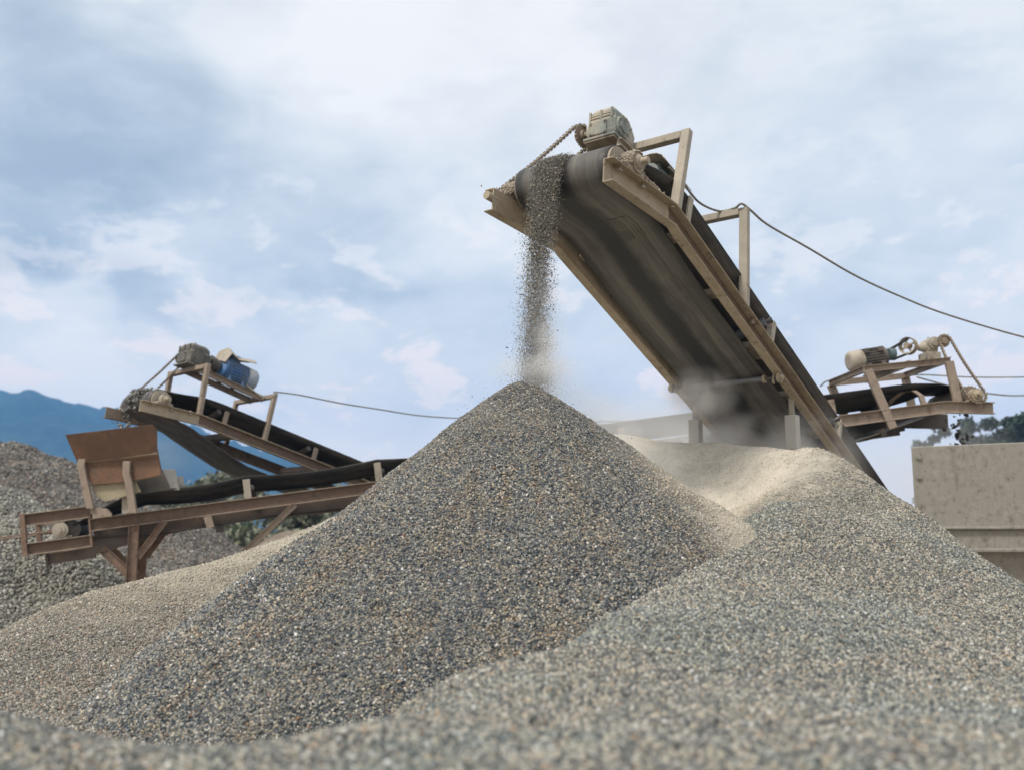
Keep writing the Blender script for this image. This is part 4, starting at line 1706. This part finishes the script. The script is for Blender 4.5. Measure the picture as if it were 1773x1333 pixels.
# far wall and end wall so that the chute is a real box
mb = MB()
q = [at(150, 770, 14.75), at(268, 752, 14.75), at(285, 842, 14.65), at(190, 862, 14.65)]
mb.prism(q, (0, .012, 0))
mb.build('far_wall', M['plate'], CH)
mb = MB()
a0, a1 = at(116, 757, 13.735), at(148, 822, 13.735)
a2, a3 = at(190, 858, 14.65), at(150, 770, 14.75)
mb.prism([a0, a1, a2, a3], (.012, 0, 0))
mb.build('end_wall', M['plate'], CH)
for pts in (((144, 790), (141, 806), (146, 832), (157, 880)), ((220, 800), (219, 820), (224, 838), (231, 888))):
    mb = MB()
    q = [at(x, y, 13.70 + .0 * i) for i, (x, y) in enumerate(pts)]
    mb.sweep([[p + np.array([sx * .05, sy * .03, 0]) for sx, sy in ((-1, -1), (1, -1), (1, 1), (-1, 1))] for p in q])
    mb.bar(q[0] + np.array([0, -.02, .0]), q[0] + np.array([.0, .10, .015]), .10, .03, (1, 0, 0))
    mb.build('support_post', M['rustpost'], CH, bevel=.004)
mb = MB()
q = [at(x, y, 13.72) for x, y in ((160, 877), (185, 880), (193, 889), (193, 893), (160, 897))]
mb.prism(q, (0, .03, 0))
mb.build('gusset_plate', M['rustpost'], CH)
mb = MB()
q = [at(x, y, 13.9) for x, y in ((211, 855), (223, 853), (223, 888), (211, 888))]
mb.prism(q, (0, .04, 0))
mb.build('inner_post', M['post'], CH)

# ---- conveyor at the right --------------------------------------------
s12 = 1.2
PC = frame(6.344, 13.738, 4.068, -93.687, -.659, 7.947, .685, sgn=-1)
base = PC(3, 0, 0)
C = empty('belt_conveyor', (base[0], base[1], 0), 'short dusty belt conveyor at the right feeding the steel hopper', 'conveyor')
HC, hc = .157, .60
us = [0, .685, .805, 3, 6.4]
rail_part(PC, us, hc, .07, HC, 'side_rail', M['rustpost'], C)
rail_part(PC, us, -hc, .07, HC, 'side_rail', M['rustpost'], C)
belt_part(PC, C, .25, .10, .13, 6.0, .44, M['rubber_grey'], M['rubber'], top_v=.52, top_w=.30, floor_w=.08, ret_w=-.30, ret_hw=.42, sag=.05, sag_at=1.5)
mb = MB()
cyl(mb, PC, .25, .10, -.45, .45, .122, 28)
pu = mb.build('head_pulley', M['post'], C)
mb = MB()
mb.tube([PC(.25, -.62, .10), PC(.25, .66, .10)], .03, 12)
mb.build('pulley_shaft', M['tan'], pu)
bearing_part(PC, C, .25, .09, hc + .035, 1, M['tan'], .085)
bearing_part(PC, C, .25, .09, -hc - .035, -1, M['tan'], .085)
p1, p2, pw1, pw2 = .586, 1.63, .53, .54
for u, uw, pw_, dn in ((p1, .50, pw1, 0.0), (p2, 1.44, pw2, -.26)):
    for s_ in (1, -1):
        mb = MB()
        mb.bar(PC(uw, s_ * (hc + .04), dn), PC(u, s_ * (hc + .04), pw_), .115, .05, PC.d1)
        mb.build('frame_post', M['rustpost'], C, bevel=.004)
for s_ in (1, -1):
    mb = MB()
    channel_beam(mb, PC(p1 - .04, s_ * hc, pw1 + .02), PC(p2 + .04, s_ * hc, pw2 + .02), .085, .05, PC.c * s_)
    mb.build('platform_beam', M['rustpost'], C)
for u, pw_ in ((p1, pw1), (p2, pw2), (1.0, .535)):
    mb = MB()
    channel_beam(mb, PC(u, -hc, pw_ + .02), PC(u, hc, pw_ + .02), .08, .045, PC.d1)
    mb.build('cross_beam', M['rustpost'], C)
mb = MB()
for u in (1.17, 1.42):
    mb.box(PC, u - .03, u + .03, -.5, .3, .575, .60)
mb.build('motor_bed', M['rustpost'], C)
motor_part(PC, C, PC(1.05, .0, .765), PC(1.60, .02, .75), .14, M['iron'], M['post'], M['iron'], box_up=PC.c * -1, fins=24, cap=.36)
sm, bg_ = PC(.97, .02, .78), PC(.77, .07, .86)
mb = MB()
mb.tube([sm - PC.d1 * .045, sm + PC.d1 * .045], .085, 20)
mb.build('drive_pulley', M['teal'], C)
ax_ = PC.d1 * .75 + PC.c * .6
ax_ /= np.linalg.norm(ax_)
mb = MB()
mb.tube([bg_ - ax_ * .05, bg_ - ax_ * .035, bg_ + ax_ * .035, bg_ + ax_ * .05], [.12, .105, .105, .12], 26, caps=False)
mb.tube([bg_ - ax_ * .048, bg_ - ax_ * .03], [.112, .112], 26, caps=False)
mb.tube([bg_ - ax_ * .05, bg_ + ax_ * .07], .04, 14)
for i in range(4):
    a = math.pi / 2 * i + .4
    r_ = np.cross(ax_, (0, 0, 1))
    r_ /= np.linalg.norm(r_)
    e_ = r_ * math.cos(a) + np.cross(ax_, r_) * math.sin(a)
    mb.bar(bg_ + e_ * .03, bg_ + e_ * .11, .03, .02, ax_)
mb.build('driven_pulley', M['tan'], C)
mb = MB()
for s_ in (1, -1):
    for off in (-.02, .015):
        mb.tube([sm + np.array([0, 0, .08 * s_]) + PC.d1 * off, bg_ + np.array([0, 0, .10 * s_]) + ax_ * off], .011, 8)
mb.build('drive_belt', M['rubber'], C)
# reducer
gr = MB()


def PG(u, v, w_):
    q_ = .68
    return PC(.58 + (u - .76) * q_, .12 + (v - .12) * q_, .60 + (w_ - .60) * q_)


gr.tube([PG(.95, .08, .92), PG(.88, .08, .93), PG(.82, .1, .93)], [.04, .07, .075], 20)
gr.tube([PG(.84, .10, .90), PG(.64, .12, .90)], [.10, .095], 24)
gr.tube([PG(.74, -.10, .99), PG(.74, .30, .99)], [.082, .082], 22)
gr.tube([PG(.74, .28, .99), PG(.74, .34, .99)], [.06, .05], 18)
gr.tube([PG(.78, .12, 1.07), PG(.78, .12, 1.13)], [.02, .015], 8)
gr.box(PG, .62, .92, -.06, .30, .66, .80)
gr.box(PG, .56, .96, -.10, .34, .600, .63)
for u in (.60, .74, .88):
    gr.box(PG, u - .02, u + .02, -.08, .32, .62, .68)
o = gr.build('gearbox', M['post'], C, bevel=.008)
mb = MB()
mb.tube([PG(.60, .12, .99), PG(.60, .5, .99)], .022, 10)
mb.build('output_shaft', M['tan'], o)
sprocket_part(C, PC(.50, .36, .865), PC.c, PC.d1, .085)
sprocket_part(C, PC(.25, .52, .10), PC.c, PC.d1, .13)
chain_part(C, PC(.25, .66, .10), .13, PC(.50, .40, .865), .085, PC.d1, -PC.d1, PC.c, slack=.02, thick=.022, width=.04)
for u in (1.04, 2.2, 3.6, 5.0):
    for s_ in (1, -1):
        mb = MB()
        if u == 1.04:
            pts_ = [PC(u - .12, s_ * (hc - .05), 0), PC(u - .11, s_ * (hc - .06), .12), PC(u - .04, s_ * (hc - .09), .20), PC(u + .06, s_ * .38, .21), PC(u + .16, s_ * .28, .14), PC(u + .22, s_ * .12, .03)]
            mb.sweep([[p + PC.c * a * .02 + PC.d1 * b2 * .035 for a, b2 in ((-1, -1), (1, -1), (1, 1), (-1, 1))] for p in pts_])
        else:
            mb.bar(PC(u, s_ * (hc + .03), 0), PC(u, s_ * (hc + .03), .22), .09, .03, PC.d2)
        mb.build('idler_bracket', M['rustpost'], C)
mb = MB()
mb.box(PC, 1.30, 1.42, -.30, .30, -.1, .10)
mb.build('idler_frame', M['iron'], C)
mb = MB()
mb.box(PC, .80, 2.2, -hc + .03, -hc + .07, -HC - .16, -.02)
mb.box(PC, .04, .68, -hc + .03, -hc + .07, -HC - .07, -.02)
mb.box(PC, .68, .80, -hc + .03, -hc + .07, -HC - .11, -.02)
mb.build('underside_plate', M['iron'], C)
mb = MB()
mb.box(PC, 1.45, 1.52, -.45, .45, -.34, -.24)
mb.build('return_idler', M['iron'], C)
for s_ in (1, -1):
    top = PC(4.6, s_ * hc, -HC)
    mb = MB()
    mb.bar(top, np.array([top[0], top[1], -.05]), .11, .1, PC.d2)
    mb.build('leg', M['rustpost'], C)

# ------------------------------------------------------------------ hopper at the right
YH = 12.6
hx0 = at(1578, 772, YH)[0]
zt0, zt1 = at(1578, 773, YH)[2], at(1773, 765, YH)[2]
zb = at(1650, 920, YH)[2]
hb_ = np.array([hx0 + 1.6, YH + .9, 0])
HP = empty('steel_hopper', hb_, 'big tan dust-covered steel hopper standing at the right edge under the short conveyor', 'hopper')
hx1 = hx0 + 3.2
slope_t = (zt1 - zt0) / (at(1773, 765, YH)[0] - hx0)


def wall(name, x0_, x1_, y0_, y1_, z0_, z1a, z1b, mat, root, bev=.01):
    mb = MB()
    mb.hexa([(x0_, y0_, z0_), (x1_, y0_, z0_), (x1_, y1_, z0_), (x0_, y1_, z0_), (x0_, y0_, z1a), (x1_, y0_, z1b), (x1_, y1_, z1b), (x0_, y1_, z1a)])
    return mb.build(name, mat, root, bevel=bev)


f = wall('front_wall', hx0, hx1, YH, YH + .02, zb, zt0, zt0 + slope_t * 3.2, M['hopper'], HP)
mb = MB()
mb.hexa([(hx0 + .005, YH + .022, zb), (hx0 + .03, YH + .022, zb), (hx0 + 1.13, YH + 1.9, zb), (hx0 + 1.10, YH + 1.9, zb),
         (hx0 + .005, YH + .022, zt0), (hx0 + .03, YH + .022, zt0), (hx0 + 1.13, YH + 1.9, zt0), (hx0 + 1.10, YH + 1.9, zt0)])
mb.build('side_wall', M['hopper'], HP)
wall('back_wall', hx0 + 1.1, hx1, YH + 1.9, YH + 1.92, zb, zt0 + .0, zt0 + slope_t * 3.2, M['hopper'], HP)
for (bx2, by2) in ((1590.5, 791), (1590.5, 825.5)):
    mb = MB()
    p = at(bx2, by2, YH)
    mb.tube([p, p + np.array([0, -.03, 0])], .028, 6, smooth=False)
    mb.tube([p, p + np.array([0, -.008, 0])], .045, 16)
    mb.build('wall_bolt', M['hopper'], f)
# lower hip beam
z1_, z0_ = at(1650, 911, YH - .1)[2], at(1650, 953, YH - .1)[2]
mb = MB()
xh0 = at(1560, 930, YH)[0]
for x0_, x1_, zz0, zz1, yo in ((xh0, hx1, z1_ - .035, z1_, -.14), (xh0, hx1, z0_, z1_ - .035, -.08), (xh0, hx1, z0_ - .015, z0_ + .03, -.15)):
    mb.hexa([(x0_, YH + yo, zz0), (x1_, YH + yo, zz0), (x1_, YH + .02, zz0), (x0_, YH + .02, zz0), (x0_, YH + yo, zz1), (x1_, YH + yo, zz1), (x1_, YH + .02, zz1), (x0_, YH + .02, zz1)])
mb.build('lower_beam', M['hopper'], HP, bevel=.008)
mb = MB()
mb.hexa([(xh0 + .1, YH + .25, .9), (hx1, YH + .25, .9), (hx1, YH + 1.6, .9), (xh0 + .1, YH + 1.6, .9), (xh0 + .1, YH + .0, z0_ - .02), (hx1, YH + .0, z0_ - .02), (hx1, YH + 1.9, z0_ - .02), (xh0 + .1, YH + 1.9, z0_ - .02)])
mb.build('lower_funnel', M['hopper'], HP)
for x_ in (xh0 + .5, hx1 - .2):
    for y_ in (YH + .35, YH + 1.5):
        mb = MB()
        mb.bar((x_, y_, -.05), (x_, y_, 1.1), .14, .14, (1, 0, 0))
        mb.build('leg', M['iron'], HP)

# ------------------------------------------------------------------ cables
m, k, b, out = material('cable_sheath')
b.inputs['Base Color'].default_value = (.20, .185, .15, 1)
b.inputs['Roughness'].default_value = .6
M['cable'] = m


def cable(pts, r, label, n=12):
    q = catmull(pts, n)
    mb = MB()
    mb.tube(q, r, 8)
    o = mb.build('power_cable', M['cable'], loc=q[0])
    return tag(o, label, 'cable', 'power cables strung between the conveyors')


pb = P(2.10, .545, .90)
cable([at(1158, 290, 8.25), at(1172, 305, 8.3), at(1188, 325, 8.4), at(1212, 352, 8.6), at(1245, 366, 8.8), at(1272, 361, pb[1]), pb + np.array([-.04, -.05, .01]), pb + np.array([.06, 0.02, -.03]),
       at(1330, 390, 9.1), at(1400, 430, 9.4), at(1480, 477, 9.8), at(1560, 514, 10.2), at(1640, 545, 10.6), at(1773, 584, 11.2), at(1900, 612, 11.8), at(2300, 640, 14), at(3000, 560, 18)],
      .0105, 'grey cable sagging down to the right from the second frame post of the big conveyor')
mb_ = MB()
tb_ = PB(2.02, hb + .03, .76)
cable([PB(1.7, .2, .80), at(450, 684, 15), at(464, 690, 15), at(480, 682, 15), tb_ + np.array([0, -.04, .01]), at(520, 684, 15.6), at(590, 698, 16), at(660, 709, 16.5), at(725, 719, 17), at(798, 724, 17.4),
       at(900, 728, 18), at(1000, 729, 18.4), at(1080, 729, 18.7), at(1140, 725, 19), at(1205, 717, 19.3)],
      .011, 'thin cable running right from the frame of the blue motor conveyor towards the central pile')
cable([at(1420, 669, 14.4), PC(1.63, -.62, .60), at(1500, 662, 14.6), at(1560, 652, 15), at(1600, 649, 15.6), at(1680, 653, 16.4), at(1773, 653, 17.5), at(1900, 650, 19), at(2600, 620, 26)], .011,
      'upper one of two thin cables leaving the picture right of the short conveyor')
cable([at(1588, 653, 15), at(1640, 667, 15.6), at(1700, 679, 16.4), at(1740, 684, 17), at(1773, 684.5, 17.5), at(1900, 682, 19), at(2600, 650, 26)], .013,
      'lower one of two thin cables leaving the picture right of the short conveyor')

# ------------------------------------------------------------------ falling material
rng = np.random.default_rng(77)
NS = 80000
t = rng.random(NS) ** .8
zt = P(PU, 0, PW + PR)[2]
dh = np.array([math.sin(math.radians(37)), math.cos(math.radians(37)), 0])
cc_ = P.c
top = P(PU, -.085, PW + PR + .012)
drop_h = top[2] - (PKz - .03)
TF = math.sqrt(2 * drop_h / 9.81)
tt = t * TF
vel = .40 + rng.normal(0, .075, NS) + np.abs(rng.normal(0, .09, NS)) * (rng.random(NS) < .5)
vv0 = np.clip(rng.normal(0, .060, NS), -.15, .15)
pos = top[None] - dh[None] * (vel * tt + .155 * np.minimum(1, tt / .1))[:, None] + cc_[None] * (vv0 * (1 - .05 * t) + rng.normal(0, .03, NS) * t)[:, None]
pos[:, 2] = top[2] - .5 * 9.81 * tt * tt + rng.normal(0, .012, NS)
# keep stones outside the pulley
rel = pos - P(PU, 0, PW)
uu, ww = rel @ P.d1, rel @ P.n1
rad = np.hypot(uu, ww)
mn = PR + .022
push = (rad < mn) & (ww > -.12)
sc_ = np.where(push, mn / np.maximum(rad, .01), 1)
pos = pos + (P.d1[None] * (uu * (sc_ - 1))[:, None] + P.n1[None] * (ww * (sc_ - 1))[:, None])
# stones on the belt wrap
NW = 9000
aw = math.radians(80) + rng.random(NW) * math.radians(105)
rw_ = PR + .010 + np.abs(rng.normal(0, .010, NW))
vw = -.085 + np.clip(rng.normal(0, .062, NW), -.14, .14)
wrap = np.array([P(PU + r_ * math.cos(a), v, PW + r_ * math.sin(a)) for a, r_, v in zip(aw, rw_, vw)])
NB2 = 2600
ub = PU - .02 + rng.random(NB2) * 1.6
bel = np.array([P(u, -.05 + np.clip(rng.normal(0, .09), -.2, .2), PW + PR * (1 - min(1, (u - PU) / .8)) + .012 + abs(rng.normal(0, .008))) for u in ub])
# bouncing stones round the peak
NBn = 420
an = rng.uniform(0, 6.28, NBn)
rd = np.abs(rng.normal(0, .32, NBn))
bx2 = PKx + rd * np.cos(an)
by2 = PKy + rd * np.sin(an)
bz2 = centre_h(bx2, by2) + np.abs(rng.normal(0, .055, NBn)) + .01
bou = np.stack([bx2, by2, bz2], 1)
ALLP = np.concatenate([pos, wrap, bel, bou])
size = rng.uniform(.0018, .0046, len(ALLP)) * rng.choice([.6, .8, 1, 1.2, 1.7], len(ALLP), p=[.3, .3, .2, .13, .07])
m_fall = gravel_mats('falling_gravel', STONE_PALE, SAND, None, .016, gain=1.1)
fo = stones_mesh('falling_gravel', ALLP, size, rng, m_fall[0], None, tuple(top))
tag(fo, 'stream of falling gravel pouring off the big conveyor onto the cone', 'falling gravel', kind='stuff')

# rock on the head pulley of the left conveyor and dropping into the chute
NS = 900
t = rng.random(NS)
ub = rng.uniform(-.2, 1.3, NS)
P1_ = []
for i in range(NS):
    if i < 520:
        u = .33 + rng.random() * .9
        P1_.append(PB(u, rng.normal(-.05, .13), .08 + .15 * (1 - min(1, (u - .33) / .9) * .6) + .02 + abs(rng.normal(0, .03))))
    elif i < 760:
        a = math.radians(90 + rng.random() * 100)
        r_ = .165 + abs(rng.normal(0, .03))
        P1_.append(PB(.33 + r_ * math.cos(a), rng.normal(-.08, .11), .08 + r_ * math.sin(a)))
    else:
        dz = rng.random() ** 1.2 * .85
        q = PB(.12, rng.normal(-.08, .12), -.02)
        P1_.append(q + np.array([-.10 * dz - rng.normal(0, .03), -.1 * dz + rng.normal(0, .03), -dz]))
P1_ = np.array(P1_)
fo = stones_mesh('falling_rock', P1_, rng.uniform(.012, .032, len(P1_)), rng,
                 gravel_mats('falling_rock', [(0, (.12, .12, .115)), (.4, (.22, .215, .20)), (.8, (.33, .32, .29))], SAND, None, .05)[0], None, tuple(PB(.1, 0, 0)))
tag(fo, 'grey rock tumbling off the blue motor conveyor into the rusty chute', 'falling rock', kind='stuff')
# dark rock dropping from the right conveyor into the hopper
NS = 80
q0 = PC(.06, 0, -.02)
P2_ = []
for i in range(NS):
    dz = rng.random() * .95
    P2_.append(q0 + np.array([.08 * dz + rng.normal(0, .04) - .14, rng.normal(0, .15), -dz]))
P2_ = np.array(P2_)
fo = stones_mesh('falling_rock', P2_, rng.uniform(.012, .045, len(P2_)), rng,
                 gravel_mats('falling_dark_rock', [(0, (.10, .095, .09)), (.5, (.16, .15, .135)), (.8, (.22, .20, .18))], SAND, None, .05)[0], None, tuple(q0))
tag(fo, 'dark rocks dropping from the short conveyor into the tan hopper', 'falling rock', kind='stuff')

# ------------------------------------------------------------------ vegetation
labels_l = ['hazy pale green bush tree just right of the rusty chute, above the conveyor belt',
            'hazy green tree below the belt, left of the long slanting brace', 'hazy green tree behind the slanting brace of the rusty conveyor',
            'bright green shrub between the rusty conveyor and the central pile', 'faint green tree in the gap between the two left conveyors',
            'olive shrub low behind the brown dirt bank']
spots = [(385, 818, 52, 1.0), (330, 870, 50, 1.0), (455, 868, 48, 1.1), (527, 872, 44, .85), (430, 830, 62, 1.2), (575, 845, 58, 1.1)]
for i, (px_, py_, Y_, s_) in enumerate(spots):
    p = at(px_, py_, Y_)
    tree(p[0], Y_, max(2.6, p[2]) , 2.6 * s_, labels_l[i], M['leaf_pale'], 100 + i, 2400, .2, 'trees behind the rusty conveyor', .20)
m, k, b, out = material('scrub_leaves')
geo = k.n('ShaderNodeNewGeometry')
k.l(k.ramp(geo.outputs['Random Per Island'], [(0, (.05, .08, .03)), (.6, (.10, .13, .06)), (1, (.18, .18, .09))]), b.inputs['Base Color'])
b.inputs['Roughness'].default_value = .8
rng = np.random.default_rng(9)
NG = 9000
gx = rng.uniform(-30, -3, NG)
gy = rng.uniform(40, 60, NG)
gz = np.abs(rng.normal(0, .75, NG)) * (1 + .6 * np.sin(gx * .9)) + .05
V = []
a = rng.normal(size=(NG, 3))
a /= np.linalg.norm(a, axis=1)[:, None]
b_ = np.cross(a, rng.normal(size=(NG, 3)))
b_ /= np.linalg.norm(b_, axis=1)[:, None]
Pp = np.stack([gx, gy, gz], 1)
V = np.stack([Pp - a * .24, Pp + b_ * .12, Pp + a * .24, Pp - b_ * .12], 1).reshape(-1, 3)
me = bpy.data.meshes.new('scrub')
me.from_pydata(V.tolist(), [], np.arange(NG * 4).reshape(-1, 4).tolist())
me.materials.append(m)
o = bpy.data.objects.new('scrub', me)
COL.objects.link(o)
tag(o, 'low green scrub growing beyond the dirt bank', 'scrub', kind='stuff')
labels_r = ['tallest dark tree at the right edge above the hopper', 'dark dense tree second from the right edge above the hopper', 'dark round tree third from the right edge above the hopper',
            'slim hazy tree above the middle of the hopper rim', 'faint hazy tree below the nose of the short conveyor', 'thin hazy tree just left of the falling dark rocks',
            'faint tree above the left corner of the hopper']
spr = [(1768, 722, 95, 1.25, 3600), (1742, 727, 98, 1.1, 3200), (1716, 730, 96, 1.1, 3000), (1688, 738, 100, .7, 1500), (1660, 730, 92, .62, 900), (1628, 733, 95, .62, 900), (1600, 745, 100, .6, 700)]
for i, (px_, py_, Y_, s_, nl) in enumerate(spr):
    p = at(px_, py_, Y_)
    tree(p[0], Y_, p[2], 2.6 * s_, labels_r[i], M['leaf_dark'], 200 + i, nl, .45, 'trees beyond the hopper', .26)


# ------------------------------------------------------------------ dust and haze
def dust_volume(name, c, rad, density, color, label, nscale=2.0, seed=0, power=1.0, rot=None, thr=(.42, .72), aniso=.0):
    """ellipsoid of drifting dust, thinning towards its edge"""
    bm = bmesh.new()
    bmesh.ops.create_icosphere(bm, subdivisions=3, radius=1.0)
    me = bpy.data.meshes.new(name)
    bm.to_mesh(me)
    bm.free()
    o = bpy.data.objects.new(name, me)
    COL.objects.link(o)
    o.location = tuple(c)
    o.scale = rad
    if rot:
        o.rotation_euler = rot
    m = bpy.data.materials.new(name)
    m.use_nodes = True
    m.node_tree.nodes.clear()
    k = NT(m.node_tree)
    out = k.n('ShaderNodeOutputMaterial')
    pv = k.n('ShaderNodeVolumePrincipled')
    pv.inputs['Color'].default_value = (*color, 1)
    pv.inputs['Anisotropy'].default_value = aniso
    tcn = k.n('ShaderNodeTexCoord')
    ln = k.n('ShaderNodeVectorMath', operation='LENGTH')
    k.l(tcn.outputs['Object'], ln.inputs[0])
    fall = k.remap(ln.outputs['Value'], .05, .97, 1, 0)
    fall = k.math('MULTIPLY', fall, k.math('ADD', k.math('MULTIPLY', fall, .6), .4))
    geo = k.n('ShaderNodeNewGeometry')
    mpn = k.n('ShaderNodeMapping')
    mpn.inputs['Location'].default_value = (seed * 3.7, seed * 1.3, 0)
    k.l(geo.outputs['Position'], mpn.inputs['Vector'])
    n = k.remap(k.noise(mpn.outputs[0], nscale, 4, .6, .5), *thr)
    d = k.math('MULTIPLY', k.math('MULTIPLY', fall, n), density)
    k.l(d, pv.inputs['Density'])
    k.l(pv.outputs[0], out.inputs['Volume'])
    me.materials.append(m)
    return tag(o, label, 'dust', kind='stuff')


DC = (.97, .955, .93)
# dust hanging behind the falling stream
mid = np.array([PKx + .17, PKy + .12, (PKz + 3.35) / 2 + .15])
dust_volume('dust_cloud', mid, (.26, .30, .95), 8.0, DC, 'thin veil of dust beside the falling gravel stream', 3.5, 1, thr=(.30, .62))
dust_volume('dust_cloud', (PKx + .10, PKy - .02, PKz + .10), (.50, .40, .17), 3.2, DC, 'puff of dust round the peak of the central cone', 3.0, 2, thr=(.30, .6))
dust_volume('dust_cloud', (PKx + .62, PKy + .25, PKz - .28), (.95, .50, .34), 3.0, DC, 'dust rolling down the right flank of the central cone', 2.5, 3, rot=(0, .55, 0), thr=(.30, .6))
# dust under the big conveyor
q = P(4.4, -.1, -.55)
dust_volume('dust_cloud', q, (1.3, 1.0, .85), 15.0, DC, 'cloud of dust under the middle of the big conveyor', 1.6, 4, thr=(.36, .70))
q = P(3.1, -.14, -.42)
dust_volume('dust_cloud', q, (.46, .36, .32), 14.0, DC, 'small dust puff at the left end of the return roller', 3.0, 5, thr=(.34, .66))
q = at(1600, 850, 18.5)
dust_volume('dust_cloud', q, (2.8, 2.0, 2.0), .42, (.93, .91, .89), 'wide pale dust hanging behind the steel hopper', .8, 6, thr=(.20, .60))
q = at(1150, 750, 12.5)
dust_volume('dust_cloud', q, (1.6, 1.2, .75), 1.2, DC, 'thin dust drifting over the rim of the sandy hollow', 1.2, 7, thr=(.25, .60))
q = at(275, 790, 15.4)
dust_volume('dust_cloud', q, (1.0, .9, .6), .38, (.85, .86, .88), 'faint dust drifting right of the rusty chute', 1.0, 8, thr=(.30, .62))

# the air itself
bm = bmesh.new()
bmesh.ops.create_cube(bm, size=1.0)
me = bpy.data.meshes.new('haze')
bm.to_mesh(me)
bm.free()
hz_o = bpy.data.objects.new('haze', me)
COL.objects.link(hz_o)
hz_o.scale = (3900, 2000, 246)
hz_o.location = (550, 900, 246 / 2 - 6)
m = bpy.data.materials.new('haze')
m.use_nodes = True
m.node_tree.nodes.clear()
k = NT(m.node_tree)
out = k.n('ShaderNodeOutputMaterial')
pv = k.n('ShaderNodeVolumePrincipled')
pv.inputs['Color'].default_value = (.21, .53, 1.0, 1)
pv.inputs['Density'].default_value = .00042
k.l(pv.outputs[0], out.inputs['Volume'])
me.materials.append(m)
tag(hz_o, 'thin blue haze in the air over the quarry', 'haze', kind='stuff')
